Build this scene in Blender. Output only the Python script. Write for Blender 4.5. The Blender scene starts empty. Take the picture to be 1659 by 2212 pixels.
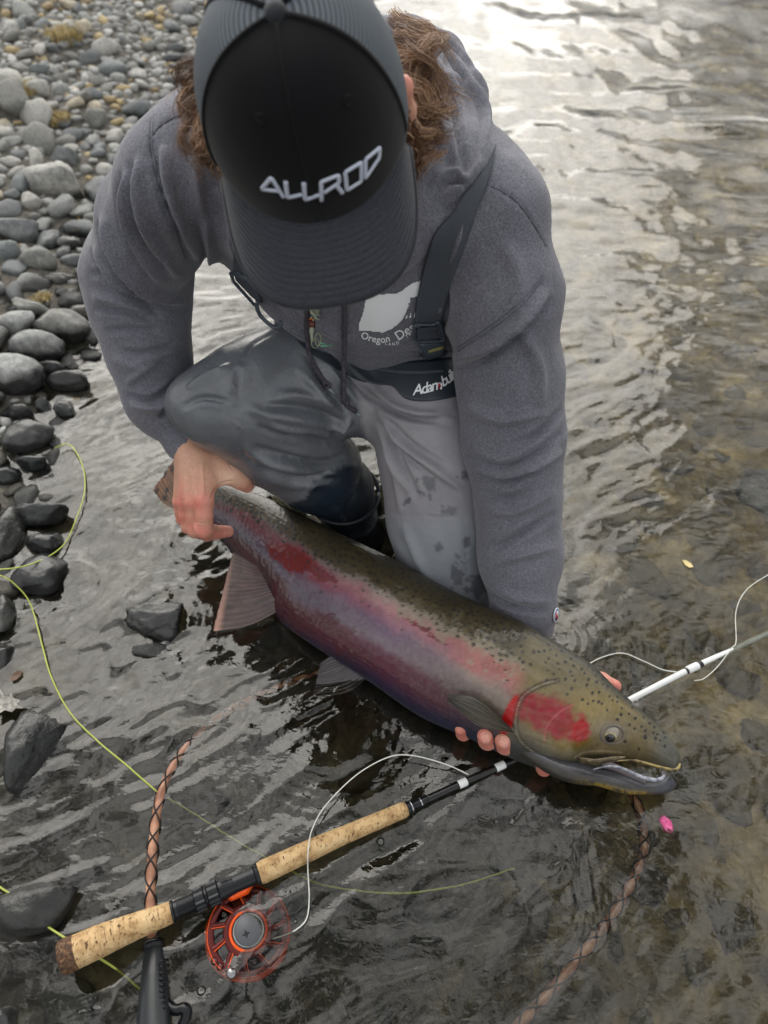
import bpy, math, random
import numpy as np
from math import radians, sin, cos, pi
from mathutils import Vector, Matrix
from mathutils.bvhtree import BVHTree

# ------------------------------------------------------------------ camera
K, CX, CY, HC, PITCH = 1597.0, 829.5, 1106.0, 1.0, radians(50)
scene = bpy.context.scene
COL = scene.collection
cam_data = bpy.data.cameras.new('camera')
cam = bpy.data.objects.new('camera', cam_data); COL.objects.link(cam)
cam.location = (0, 0, HC); cam.rotation_euler = (pi/2 - PITCH, 0, 0)
cam_data.sensor_fit = 'VERTICAL'; cam_data.sensor_height = 36.0
cam_data.lens = 36.0*K/2212.0
cam_data.clip_start = 0.02; cam_data.clip_end = 400
cam_data.dof.use_dof = True; cam_data.dof.focus_distance = 0.98; cam_data.dof.aperture_fstop = 3.8
scene.camera = cam
# ------------------------------------------------------------------ light
SUN_EL, SUN_AZ = radians(36), radians(-15)     # azimuth from +Y towards +X
world = bpy.data.worlds.new('World'); scene.world = world; world.use_nodes = True
nt = world.node_tree; nt.nodes.clear()
def _n(t, **kw):
    n = nt.nodes.new(t)
    for k, v in kw.items(): setattr(n, k, v)
    return n
out = _n('ShaderNodeOutputWorld'); bg = _n('ShaderNodeBackground'); sky = _n('ShaderNodeTexSky', sky_type='NISHITA')
sky.sun_disc = False; sky.sun_elevation = SUN_EL; sky.sun_rotation = SUN_AZ
sky.air_density = 1.0; sky.dust_density = 6.0; sky.ozone_density = 1.0
hs = _n('ShaderNodeHueSaturation'); hs.inputs['Saturation'].default_value = 0.22
tc = _n('ShaderNodeTexCoord'); mp = _n('ShaderNodeMapping'); mp.inputs['Scale'].default_value = (1.0, 1.0, 2.2)
nz = _n('ShaderNodeTexNoise'); nz.inputs['Scale'].default_value = 5.5; nz.inputs['Detail'].default_value = 6; nz.inputs['Roughness'].default_value = 0.6
rp = _n('ShaderNodeValToRGB'); e = rp.color_ramp.elements
e[0].position = 0.41; e[0].color = (0.12, 0.135, 0.16, 1); e[1].position = 0.60; e[1].color = (1.85, 1.82, 1.74, 1)
mx = _n('ShaderNodeMix', data_type='RGBA', blend_type='MULTIPLY'); mx.inputs['Factor'].default_value = 1.0
L = nt.links.new
L(tc.outputs['Generated'], mp.inputs['Vector']); L(mp.outputs[0], nz.inputs['Vector']); L(nz.outputs['Fac'], rp.inputs[0])
gm = _n('ShaderNodeGamma'); gm.inputs['Gamma'].default_value = 0.28; L(sky.outputs[0], gm.inputs['Color']); L(gm.outputs[0], hs.inputs['Color']); L(hs.outputs[0], mx.inputs['A']); L(rp.outputs[0], mx.inputs['B'])
L(mx.outputs['Result'], bg.inputs['Color']); L(bg.outputs[0], out.inputs[0])
bg.inputs['Strength'].default_value = 0.15
sun_d = bpy.data.lights.new('sun', 'SUN'); sun_d.energy = 0.5; sun_d.angle = radians(66); sun_d.color = (1.0, 0.955, 0.88)
sun = bpy.data.objects.new('sun', sun_d); COL.objects.link(sun)
sdir = Vector((sin(SUN_AZ)*cos(SUN_EL), cos(SUN_AZ)*cos(SUN_EL), sin(SUN_EL)))
sun.rotation_euler = (-sdir).to_track_quat('-Z', 'Y').to_euler()
vs = scene.view_settings
vs.view_transform = 'Standard'; vs.look = 'None'; vs.exposure = 2.35; vs.gamma = 1.0; vs.use_curve_mapping = False
scene.cycles.use_denoising = True
scene.cycles.max_bounces = 8; scene.cycles.transparent_max_bounces = 12; scene.cycles.caustics_refractive = False; scene.cycles.caustics_reflective = False
scene.cycles.sample_clamp_indirect = 6

# ------------------------------------------------------------------ pixel <-> world (pixels of a 1659 x 2212 frame, d = distance along the lens axis)
FW = np.array([0, cos(PITCH), -sin(PITCH)]); UP = np.array([0, sin(PITCH), cos(PITCH)]); RT = np.array([1.0, 0, 0]); CAM = np.array([0, 0, HC])
def P(u, v, d):
    return CAM + d*(FW + (u-CX)/K*RT - (v-CY)/K*UP)
def dz(u, v, z):                                   # axis distance at which the ray meets height z
    return (HC - z)/(sin(PITCH) + (v-CY)/K*cos(PITCH))
def Pz(u, v, z=0.0): return P(u, v, dz(u, v, z))
def proj(X):
    X = np.asarray(X, float) - CAM
    d = X@FW
    return np.stack([CX + K*(X@RT)/d, CY - K*(X@UP)/d, d], -1)
# ------------------------------------------------------------------ noise
def _hash(i, j, k, s):
    h = (i*374761393 + j*668265263 + k*2147483647 + s*974634777) & 0xffffffff
    h = ((h ^ (h >> 13))*1274126177) & 0xffffffff
    h = ((h ^ (h >> 16))*2246822519) & 0xffffffff
    return ((h ^ (h >> 15)) & 0xffffff)/float(0x7fffff) - 1.0
def vnoise(X, seed=0):
    X = np.asarray(X, float); I = np.floor(X).astype(np.int64); f = X - I; f = f*f*f*(f*(f*6-15)+10)
    r = 0
    for a in (0, 1):
        for b in (0, 1):
            for c in (0, 1):
                w = (f[..., 0] if a else 1-f[..., 0])*(f[..., 1] if b else 1-f[..., 1])*(f[..., 2] if c else 1-f[..., 2])
                r = r + w*_hash(I[..., 0]+a, I[..., 1]+b, I[..., 2]+c, seed)
    return r
def fbm(X, scale=1.0, octs=4, seed=0, gain=0.5):
    X = np.asarray(X, float)*scale; r = 0; a = 1
    for o in range(octs):
        r = r + a*vnoise(X*(2.03**o) + o*17.3, seed+o); a *= gain
    return r
def n2(u, v, seed=0, octs=3, gain=.5):
    return fbm(np.stack([u, v, np.zeros_like(u)+.37], -1), 1, octs, seed, gain)
def sst(a, b, x):
    t = np.clip((x-a)/(b-a), 0, 1); return t*t*(3-2*t)
def spline(pts, n):
    """Catmull-Rom through pts (any dimension), n samples evenly in parameter"""
    p = np.asarray(pts, float); m = len(p)
    if m == 2: t = np.linspace(0, 1, n)[:, None]; return p[0]*(1-t) + p[1]*t
    q = np.vstack([2*p[0]-p[1], p, 2*p[-1]-p[-2]])
    t = np.linspace(0, m-1-1e-9, n); i = t.astype(int); f = (t-i)[:, None]
    a, b, c, d = q[i], q[i+1], q[i+2], q[i+3]
    return .5*((2*b) + (c-a)*f + (2*a-5*b+4*c-d)*f*f + (-a+3*b-3*c+d)*f**3)
def resample(pts, n):
    p = np.asarray(pts, float); s = np.r_[0, np.cumsum(np.linalg.norm(np.diff(p, axis=0), axis=1))]
    t = np.linspace(0, s[-1], n); return np.stack([np.interp(t, s, p[:, k]) for k in range(p.shape[1])], -1)
# ------------------------------------------------------------------ meshes
def new_mesh(name, V, Fc, smooth=True):
    me = bpy.data.meshes.new(name); V = np.asarray(V, np.float32)
    if isinstance(Fc, np.ndarray) and Fc.ndim == 2:
        nf, k = Fc.shape
        me.vertices.add(len(V)); me.vertices.foreach_set('co', V.ravel())
        me.loops.add(nf*k); me.loops.foreach_set('vertex_index', Fc.astype(np.int32).ravel())
        me.polygons.add(nf); me.polygons.foreach_set('loop_start', np.arange(0, nf*k, k, dtype=np.int32))
        try: me.polygons.foreach_set('loop_total', np.full(nf, k, np.int32))
        except Exception: pass
        me.update(calc_edges=True)
    else:
        me.from_pydata([tuple(map(float, v)) for v in V], [], [tuple(map(int, f)) for f in Fc]); me.update()
    if smooth: me.polygons.foreach_set('use_smooth', np.ones(len(me.polygons), bool))
    return me
def obj(name, me, mat=None, parent=None, **props):
    if isinstance(me, tuple): me = new_mesh(name, *me)
    o = bpy.data.objects.new(name, me); COL.objects.link(o)
    if mat is not None and me is not None and not me.materials: me.materials.append(mat)
    if parent is not None:
        o.parent = parent; o.matrix_parent_inverse = parent.matrix_world.inverted() if False else Matrix.Identity(4)
    for k, v in props.items(): o[k] = v
    return o
def place(o, loc):                                 # move an origin to loc while its mesh stays where it is
    loc = Vector([float(x) for x in loc])
    if o.data is not None: o.data.transform(Matrix.Translation(-loc))
    o.location = loc
def rebase(o, root):                               # world-space mesh under a root that stands away from the origin
    o.parent = root; o.location = o.location - root.location
def empty(name, loc, label, cat, group=None):
    o = bpy.data.objects.new(name, None); COL.objects.link(o); o.location = [float(x) for x in loc]; o.empty_display_size = .05
    o['label'] = label; o['category'] = cat
    if group: o['group'] = group
    return o
def part(name, me, mat, root, **props):            # a part whose mesh is given in world space
    o = obj(name, me, mat, None, **props)
    o.parent = root
    r = root; off = Vector((0, 0, 0))
    while r is not None: off += r.location; r = r.parent
    o.data.transform(Matrix.Translation(-off)) if o.data.users == 1 else None
    return o
def set_col(me, name, rgb):
    a = me.color_attributes.new(name, 'FLOAT_COLOR', 'POINT')
    c = np.ones((len(me.vertices), 4), np.float32); c[:, :3] = rgb; a.data.foreach_set('color', c.ravel())
def set_val(me, name, x):
    a = me.attributes.new(name, 'FLOAT', 'POINT'); a.data.foreach_set('value', np.asarray(x, np.float32))
def grid_faces(nu, nv, cu=False, cv=False, flip=False):
    i = np.arange(nu if cu else nu-1)[:, None]; j = np.arange(nv if cv else nv-1)[None, :]
    a = i*nv + j; b = ((i+1) % nu)*nv + j; c = ((i+1) % nu)*nv + (j+1) % nv; d = i*nv + (j+1) % nv
    F = np.stack([a+0*b, b+0*a, c, d], -1).reshape(-1, 4)
    return F[:, ::-1] if flip else F
def frames(C):
    T = np.gradient(C, axis=0); T /= np.linalg.norm(T, axis=1)[:, None]+1e-12
    N = np.zeros_like(C); a = np.array([0, 0, 1.0]) if abs(T[0, 2]) < .9 else np.array([1.0, 0, 0])
    n = np.cross(T[0], a); n /= np.linalg.norm(n)
    for i in range(len(C)):
        n = n - T[i]*(n@T[i]); n /= np.linalg.norm(n)+1e-12; N[i] = n
    return T, N, np.cross(T, N)
def tube(C, R, n=12, caps=True, ry=None, N0=None):
    """closed tube round polyline C with radii R"""
    C = np.asarray(C, float); m = len(C); R = np.broadcast_to(np.asarray(R, float), (m,)); Ry = R if ry is None else np.broadcast_to(np.asarray(ry, float), (m,))
    T, N, B = frames(C)
    if N0 is not None:
        N = N0 - T*np.sum(N0*T, 1)[:, None]; N /= np.linalg.norm(N, axis=1)[:, None]; B = np.cross(T, N)
    a = np.linspace(0, 2*pi, n, endpoint=False)
    V = C[:, None] + N[:, None]*(R[:, None]*np.cos(a))[..., None] + B[:, None]*(Ry[:, None]*np.sin(a))[..., None]
    V = V.reshape(-1, 3); F = [tuple(f) for f in grid_faces(m, n, False, True)]
    if caps:
        V = np.vstack([V, C[0], C[-1]]); c0 = m*n; c1 = c0+1
        for j in range(n):
            k = (j+1) % n; F.append((c0, j, k)); F.append((c1, (m-1)*n+k, (m-1)*n+j))
    return V, F
def join(parts):
    V = []; F = []; o = 0
    for v, f in parts:
        V.append(np.asarray(v, float)); F += [tuple(int(i)+o for i in q) for q in f]; o += len(v)
    return np.vstack(V), F
def prism(poly, h, M):
    """polygon (n,2) extruded 0..h, mapped by M(x,y,z)->world arrays"""
    poly = np.asarray(poly, float); n = len(poly)
    V = np.vstack([np.c_[poly, np.zeros(n)], np.c_[poly, np.full(n, h)]])
    F = [tuple(range(n))[::-1], tuple(range(n, 2*n))] + [(i, (i+1) % n, n+(i+1) % n, n+i) for i in range(n)]
    return M(V), F
def vnormals(V, F):
    N = np.zeros_like(V); a, b, c = V[F[:, 0]], V[F[:, 1]], V[F[:, 2]]; fn = np.cross(b-a, c-a)
    if F.shape[1] == 4: fn = np.cross(c-a, V[F[:, 3]]-b)
    for k in range(F.shape[1]): np.add.at(N, F[:, k], fn)
    return N/(np.linalg.norm(N, axis=1)[:, None]+1e-12)
def smooth(V, F, it=2, lam=.5):
    E = np.vstack([F[:, [k, (k+1) % F.shape[1]]] for k in range(F.shape[1])])
    deg = np.bincount(E[:, 0], minlength=len(V)) + np.bincount(E[:, 1], minlength=len(V))
    for _ in range(it):
        S = np.stack([np.bincount(E[:, 0], V[E[:, 1], k], len(V)) + np.bincount(E[:, 1], V[E[:, 0], k], len(V)) for k in range(3)], -1)
        V = V + lam*(S/np.maximum(deg, 1)[:, None] - V)
    return V
# ------------------------------------------------------------------ signed distance modelling
class Body:
    def __init__(s): s.p = []
    def cone(s, a, b, ra, rb, k=.02, flat=None, fdir=None): s.p.append(('c', np.asarray(a, float), np.asarray(b, float), ra, rb, k, flat, fdir)); return s
    def ell(s, c, r, R=None, k=.02): s.p.append(('e', np.asarray(c, float), np.asarray(r, float), np.eye(3) if R is None else np.asarray(R), k)); return s
    def chain(s, pts, k=.02, flat=None, fdir=None):          # [(u,v,d,r_px)] or [(x,y,z,r)]
        for a, b in zip(pts[:-1], pts[1:]): s.cone(a[:3], b[:3], a[3], b[3], k, flat, fdir)
        return s
    def mesh(s, h, lo=None, hi=None):
        bb = []
        for p in s.p:
            if p[0] == 'c': r = max(p[3], p[4])*max(1, p[6] or 1); bb.append((np.minimum(p[1], p[2])-r, np.maximum(p[1], p[2])+r, p[5]))
            else: r = max(p[2]); bb.append((p[1]-r, p[1]+r, p[4]))
        lo = np.min([b[0] for b in bb], 0)-4*h if lo is None else np.asarray(lo); hi = np.max([b[1] for b in bb], 0)+4*h if hi is None else np.asarray(hi)
        n = np.ceil((hi-lo)/h).astype(int)+1; G = np.full(n, .5, np.float32)
        ax = [(lo[i]+h*np.arange(n[i])).astype(np.float32) for i in range(3)]
        for p, (l, u, k) in zip(s.p, bb):
            m = max(k, .012)+3*h
            i0 = np.clip(np.floor((l-m-lo)/h).astype(int), 0, n-1); i1 = np.clip(np.ceil((u+m-lo)/h).astype(int)+1, 1, n)
            if np.any(i1 <= i0): continue
            X = ax[0][i0[0]:i1[0], None, None]; Y = ax[1][None, i0[1]:i1[1], None]; Z = ax[2][None, None, i0[2]:i1[2]]
            if p[0] == 'c':
                a, b, ra, rb = p[1:5]; ab = b-a; L2 = max(ab@ab, 1e-12)
                x, y, z = X-a[0], Y-a[1], Z-a[2]; t = np.clip((x*ab[0]+y*ab[1]+z*ab[2])/L2, 0, 1)
                x = x-t*ab[0]; y = y-t*ab[1]; z = z-t*ab[2]; q = x*x+y*y+z*z
                if p[6]:
                    f = p[7]; dd = x*f[0]+y*f[1]+z*f[2]; q = q + dd*dd*(1/p[6]**2-1)
                D = np.sqrt(q)-(ra+t*(rb-ra))
            else:
                c, r, R = p[1:4]; x, y, z = X-c[0], Y-c[1], Z-c[2]
                q = [x*R[i, 0]+y*R[i, 1]+z*R[i, 2] for i in range(3)]
                k0 = np.sqrt((q[0]/r[0])**2+(q[1]/r[1])**2+(q[2]/r[2])**2); k1 = np.sqrt((q[0]/r[0]**2)**2+(q[1]/r[1]**2)**2+(q[2]/r[2]**2)**2)
                D = k0*(k0-1)/(k1+1e-9)
            sl = tuple(slice(i0[i], i1[i]) for i in range(3)); g = G[sl]
            hh = np.maximum(k-np.abs(g-D), 0)/k; G[sl] = np.minimum(g, D)-hh*hh*k*.25
        G[0] = G[-1] = .5; G[:, 0] = G[:, -1] = .5; G[:, :, 0] = G[:, :, -1] = .5
        return nets(G, lo, h)
def nets(G, lo, h):
    neg = G < 0; nx, ny, nz = G.shape
    c = sum(neg[a:nx-1+a, b:ny-1+b, d:nz-1+d].astype(np.int8) for a in (0, 1) for b in (0, 1) for d in (0, 1))
    I = np.argwhere((c > 0) & (c < 8)); idx = -np.ones((nx-1, ny-1, nz-1), np.int32); idx[tuple(I.T)] = np.arange(len(I))
    acc = np.zeros((len(I), 3)); cnt = np.zeros(len(I))
    cr = [(a, b, d) for a in (0, 1) for b in (0, 1) for d in (0, 1)]
    for A in cr:
        for ax in range(3):
            if A[ax]: continue
            B = list(A); B[ax] = 1
            fa = G[tuple((I+A).T)]; fb = G[tuple((I+B).T)]; m = (fa < 0) != (fb < 0); t = np.where(m, fa/np.where(m, fa-fb, 1), 0)
            pos = np.array(A)+t[:, None]*(np.array(B)-np.array(A)); acc[m] += pos[m]; cnt[m] += 1
    V = lo + h*(I + acc/cnt[:, None]); Fs = []
    for ax in range(3):
        o1, o2 = [(1, 2), (2, 0), (0, 1)][ax]
        sl0 = [slice(None)]*3; sl1 = [slice(None)]*3; sl0[ax] = slice(0, -1); sl1[ax] = slice(1, None)
        m = neg[tuple(sl0)] != neg[tuple(sl1)]; J = np.argwhere(m); J = J[(J[:, o1] > 0) & (J[:, o2] > 0)]
        e1 = np.zeros(3, int); e1[o1] = 1; e2 = np.zeros(3, int); e2[o2] = 1
        ok = np.all(J < np.array([nx-1, ny-1, nz-1]), 1); J = J[ok]
        q = np.stack([idx[tuple((J-e1-e2).T)], idx[tuple((J-e2).T)], idx[tuple(J.T)], idx[tuple((J-e1).T)]], -1)
        s = neg[tuple(J.T)]; q[~s] = q[~s][:, ::-1]; Fs.append(q[np.all(q >= 0, 1)])
    return V, np.vstack(Fs)
def pp(u, v, d, rpx): return tuple(P(u, v, d)) + (rpx*d/K,)
def seg_dist(U, pts):
    """signed distance (px), position 0..1 along the polyline for points U (n,2)"""
    pts = np.asarray(pts, float); best = np.full(len(U), 1e9); sg = np.zeros(len(U)); tt = np.zeros(len(U))
    Ls = np.linalg.norm(np.diff(pts, axis=0), axis=1); cum = np.r_[0, np.cumsum(Ls)]
    for i in range(len(pts)-1):
        a, b = pts[i], pts[i+1]; ab = b-a; w = U-a; t = np.clip((w@ab)/(ab@ab), 0, 1); r = w-t[:, None]*ab
        d = np.hypot(r[:, 0], r[:, 1]); m = d < best; best[m] = d[m]; sg[m] = np.sign(ab[0]*w[m, 1]-ab[1]*w[m, 0]); tt[m] = (cum[i]+t[m]*Ls[i])/cum[-1]
    return best, sg, tt
def folds(V, F, specs, front=.0):
    """press cloth folds into a mesh: each spec = (kind, width_px, height_m, points as seen from the front)"""
    N = vnormals(V, F); q = proj(V); view = (CAM-V); view /= np.linalg.norm(view, axis=1)[:, None]
    fr = sst(front-.15, front+.25, np.sum(N*view, 1)); D = np.zeros(len(V)); U = q[:, :2]
    for kind, w, a, pts in specs:
        pts = spline(pts, max(4, 5*len(pts))); pr = 3.2*w
        m = (fr > 0) & (U[:, 0] > pts[:, 0].min()-pr) & (U[:, 0] < pts[:, 0].max()+pr) & (U[:, 1] > pts[:, 1].min()-pr) & (U[:, 1] < pts[:, 1].max()+pr)
        if not m.any(): continue
        d, s, t = seg_dist(U[m], pts); e = np.clip(np.sin(pi*np.clip(t, .001, .999)), 0, 1)**.55; x = d/w
        if kind == 'ridge': f = np.exp(-x*x)
        elif kind == 'crease': f = -np.exp(-x*x) + .35*np.exp(-(x-1.6)**2)
        elif kind == 'roll': f = np.exp(-x*x)*np.where(s > 0, 1.0, 1.0) - .7*np.exp(-((s*x-1.5)**2)/.5)   # ridge with a valley on its + side
        elif kind == 'step': f = np.tanh(s*x*1.6)*np.exp(-(x/2.2)**2)
        D[m] += a*f*e*fr[m]
    return V + N*D[:, None]
def bvh(V, F): return BVHTree.FromPolygons([tuple(map(float, v)) for v in V], [tuple(map(int, f)) for f in F])
def bvh_of(*os):
    V = []; F = []; o = 0
    for ob in os:
        M = ob.matrix_world; off = Vector((0, 0, 0)); r = ob
        while r is not None: off += r.location; r = r.parent
        n = len(ob.data.vertices); c = np.empty(n*3); ob.data.vertices.foreach_get('co', c); c = c.reshape(-1, 3)+np.array(off)
        V += [tuple(x) for x in c]; F += [tuple(i+o for i in p.vertices) for p in ob.data.polygons]; o += n
    return BVHTree.FromPolygons(V, F)
def cast(tree, u, v, lift=0.0):
    """the point of a surface seen at (u,v), lifted off it"""
    d = Vector(P(u, v, 1.0)-CAM).normalized(); h = tree.ray_cast(Vector(CAM), d)
    if h[0] is None: return None, None
    n = h[1] if h[1].dot(d) < 0 else -h[1]
    return np.array(h[0]+n*lift), np.array(n)
def on_surf(tree, pts, lift=0.0, sm=3):
    q = [cast(tree, u, v) for u, v in pts]
    ok = [i for i, x in enumerate(q) if x[0] is not None]
    if not ok: raise RuntimeError('nothing under %s' % (pts[0],))
    X = np.array([q[i][0] if i in ok else q[min(ok, key=lambda j: abs(j-i))][0] for i in range(len(q))])
    N = np.array([q[i][1] if i in ok else q[min(ok, key=lambda j: abs(j-i))][1] for i in range(len(q))])
    for _ in range(sm):
        N[1:-1] = (N[:-2]+2*N[1:-1]+N[2:])/4; X[1:-1] = (X[:-2]+2*X[1:-1]+X[2:])/4
    N /= np.linalg.norm(N, axis=1)[:, None]
    return X+N*lift, N
def cord(tree, pts, r, lift, n=60, ns=8, sm=3):
    c = resample(spline(pts, 120), n); X, N = on_surf(tree, c, lift, sm)
    return tube(X, r, ns)
def ribbon(tree, left, right, th, lift, n=50, m=7, sm=4):
    """a strap lying on a surface between two edges drawn as they are seen"""
    a = resample(spline(left, 100), n); b = resample(spline(right, 100), n); rows = []; nr = []
    for j in range(m):
        t = j/(m-1); X, N = on_surf(tree, a*(1-t)+b*t, 0, sm); rows.append(X); nr.append(N)
    X = np.stack(rows, 1); N = np.stack(nr, 1)
    for _ in range(sm): X[1:-1] = (X[:-2]+2*X[1:-1]+X[2:])/4; X[:, 1:-1] = (X[:, :-2]+2*X[:, 1:-1]+X[:, 2:])/4; N[:, 1:-1] = (N[:, :-2]+2*N[:, 1:-1]+N[:, 2:])/4
    N /= np.linalg.norm(N, axis=2)[..., None]
    return slab(X, N, lift, th)
def slab(X, N, lift, th):
    n, m = X.shape[:2]; A = (X+N*(lift+th)).reshape(-1, 3); B = (X+N*lift).reshape(-1, 3); V = np.vstack([A, B]); o = n*m
    g = grid_faces(n, m); F = [tuple(f) for f in g] + [tuple(f[::-1]+o) for f in g]
    ring = [i*m for i in range(n)] + [(n-1)*m+j for j in range(1, m)] + [i*m+m-1 for i in range(n-2, -1, -1)] + [j for j in range(m-2, 0, -1)]
    for k in range(len(ring)):
        a, b = ring[k], ring[(k+1) % len(ring)]; F.append((b, a, a+o, b+o))
    return V, F
# ------------------------------------------------------------------ materials
def srgb(r, g, b): return tuple(((c/255)/12.92 if c/255 <= .04045 else ((c/255+.055)/1.055)**2.4) for c in (r, g, b))
class Mat:
    def __init__(s, name, base=(.5, .5, .5), rough=.6, **kw):
        s.m = bpy.data.materials.new(name); s.m.use_nodes = True; s.t = s.m.node_tree; s.b = s.t.nodes['Principled BSDF']; s.o = s.t.nodes['Material Output']
        s.b.inputs['Base Color'].default_value = (*base, 1); s.b.inputs['Roughness'].default_value = rough
        for k, v in kw.items(): s.b.inputs[k.replace('_', ' ')].default_value = v
    def n(s, t, inp=None, **kw):
        x = s.t.nodes.new('ShaderNode'+t)
        for k, v in kw.items(): setattr(x, k, v)
        for k, v in (inp or {}).items(): 
            if isinstance(v, bpy.types.NodeSocket): s.t.links.new(v, x.inputs[k])
            else: x.inputs[k].default_value = v
        return x
    def l(s, a, b): s.t.links.new(a, b)
    def co(s, kind='Object', scale=None):
        t = s.n('TexCoord').outputs[kind]
        if scale is not None: t = s.n('Mapping', {'Vector': t, 'Scale': scale}).outputs[0]
        return t
    def noise(s, scale, detail=3, rough=.5, vec=None, dist=0):
        return s.n('TexNoise', {'Vector': vec if vec is not None else s.co(), 'Scale': scale, 'Detail': detail, 'Roughness': rough, 'Distortion': dist}).outputs['Fac']
    def ramp(s, fac, stops, interp='LINEAR'):
        r = s.n('ValToRGB', {'Fac': fac}); e = r.color_ramp.elements; r.color_ramp.interpolation = interp
        for i, (p, c) in enumerate(stops):
            x = e[i] if i < 2 else e.new(p)
            x.position = p; x.color = (*c, 1) if len(c) == 3 else c
        return r.outputs['Color']
    def mix(s, f, a, b, mode='MIX'):
        m = s.n('Mix', data_type='RGBA', blend_type=mode)
        for k, v in (('Factor', f), ('A', a), ('B', b)):
            i = m.inputs[k] if k == 'Factor' else [q for q in m.inputs if q.name == k and q.type == 'RGBA'][0]
            if isinstance(v, bpy.types.NodeSocket): s.l(v, i)
            else: i.default_value = v if k == 'Factor' else (*v, 1)
        return [q for q in m.outputs if q.type == 'RGBA'][0]
    def math(s, op, a, b=0.0, clamp=False):
        m = s.n('Math', operation=op, use_clamp=clamp)
        for i, v in ((0, a), (1, b)):
            if isinstance(v, bpy.types.NodeSocket): s.l(v, m.inputs[i])
            else: m.inputs[i].default_value = v
        return m.outputs[0]
    def attr(s, name, out='Color'): return s.n('Attribute', attribute_name=name).outputs[out]
    def base(s, c): s.l(c, s.b.inputs['Base Color']); return s
    def rough(s, c): s.l(c, s.b.inputs['Roughness']); return s
    def bump(s, *hs):                               # (height socket, strength, distance)
        prev = None
        for h, st, di in hs:
            b = s.n('Bump', {'Height': h, 'Strength': st, 'Distance': di})
            if prev is not None: s.l(prev, b.inputs['Normal'])
            prev = b.outputs[0]
        s.l(prev, s.b.inputs['Normal']); return s
# ================================================================== SETTING
SHY = np.array([-3, .1, .36, .70, 1.14, 1.58, 2.33, 3.66, 6, 12, 60]); SHX = np.array([-.9, -.62, -.58, -.60, -.63, -.60, -.56, -.47, -.2, .2, 2.0])
def shore(y): return np.interp(y, SHY, SHX)
def ground(x, y):
    x = np.asarray(x, float); y = np.asarray(y, float); s = shore(y) + .05*n2(x*3, y*3, 5, 2) - x
    up = .13*s + .05*sst(0, .8, s); dn = -.13*sst(0, .45, -s) - .10*sst(.4, 2.2, -s) - .3*sst(1.5, 8, -s)
    return np.where(s > 0, up, dn) + .012*n2(x*5+3, y*5, 9, 3)*sst(0, .2, np.abs(s)) + .010*n2(x*13, y*13, 4, 2) - .012
def nonuni(lo, hi, d0, a, b, g=1.06, lim=1.2):
    c = list(np.arange(a, b, d0)); s = d0; x = c[-1]
    while x < hi: s = min(s*g, lim); x += s; c.append(x)
    s = d0; x = a; l = []
    while x > lo: s = min(s*g, lim); x -= s; l.append(x)
    return np.array(l[::-1]+c)
gx = nonuni(-40, 50, .014, -1.0, 1.0, 1.05, 2); gy = nonuni(-6, 70, .014, 0, 2.0, 1.05, 2)
GX, GY = np.meshgrid(gx, gy, indexing='ij'); GZ = ground(GX, GY)
m = Mat('riverbed', rough=.8)
c = m.ramp(m.noise(9, 6, .65), [(.3, srgb(42, 38, 27)), (.5, srgb(70, 64, 48)), (.72, srgb(118, 110, 88))])
vo = m.n('TexVoronoi', {'Vector': m.co(), 'Scale': 34.0}); vc = m.ramp(vo.outputs['Color'], [(0, (.45, .45, .45)), (1, (1.35, 1.3, 1.2))])
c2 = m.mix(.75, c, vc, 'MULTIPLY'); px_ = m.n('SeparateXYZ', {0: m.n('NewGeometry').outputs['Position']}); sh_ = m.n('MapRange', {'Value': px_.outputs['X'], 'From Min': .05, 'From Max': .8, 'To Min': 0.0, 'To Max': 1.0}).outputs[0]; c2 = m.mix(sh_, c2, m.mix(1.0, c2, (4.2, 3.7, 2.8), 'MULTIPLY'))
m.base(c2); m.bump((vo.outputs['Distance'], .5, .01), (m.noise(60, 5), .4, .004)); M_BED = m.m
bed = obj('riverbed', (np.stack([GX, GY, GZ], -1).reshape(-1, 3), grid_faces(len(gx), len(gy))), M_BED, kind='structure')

# ---- stones
import bmesh
def ico(sub):
    b = bmesh.new(); bmesh.ops.create_icosphere(b, subdivisions=sub, radius=1); V = np.array([v.co[:] for v in b.verts]); F = np.array([[v.index for v in f.verts] for f in b.faces]); b.free(); return V, F
ICO = {s: ico(s) for s in (1, 2, 3, 4, 5)}
def stone(seed, sub=3, angular=.5, rough=.02):
    r = np.random.RandomState(seed); D, F = ICO[sub]; k_ = 16 if angular < .5 else 11; n = r.normal(size=(k_, 3)); n /= np.linalg.norm(n, axis=1)[:, None]
    n = np.vstack([n, [[0, 0, 1], [0, 0, -1]]]); h = np.r_[r.uniform(.72 if angular < .5 else .55, 1.0, k_), .9, .9]; q = D@n.T; rad = h[None]/np.maximum(q, .18)
    p = 8 + 34*angular; rad = (np.sum(rad**-p, 1))**(-1/p)
    rad = rad*(1-angular*.0)*angular + (1-angular)*(1+.16*fbm(D, 1.3, 2, seed))
    V = D*rad[:, None]; V = V*(1+rough*fbm(D, 4.5, 3, seed+3))[:, None]; V /= np.abs(V).max(0)[None]
    return V, F
m = Mat('river stone', rough=.75)
oi = m.n('ObjectInfo'); rnd = oi.outputs['Random']
pal = m.ramp(rnd, [(0, srgb(118, 121, 123)), (.2, srgb(152, 154, 153)), (.4, srgb(132, 132, 129)), (.6, srgb(172, 171, 167)), (.78, srgb(126, 131, 133)), (.92, srgb(176, 167, 150)), (1, srgb(142, 137, 128))], 'CONSTANT')
sp = m.ramp(m.noise(70, 8, .75), [(.33, (.55, .55, .56)), (.52, (1, 1, 1)), (.7, (1.45, 1.43, 1.38))])
bl = m.ramp(m.noise(9, 4, .6), [(.35, (.72, .73, .74)), (.62, (1.15, 1.14, 1.1))])
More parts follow.
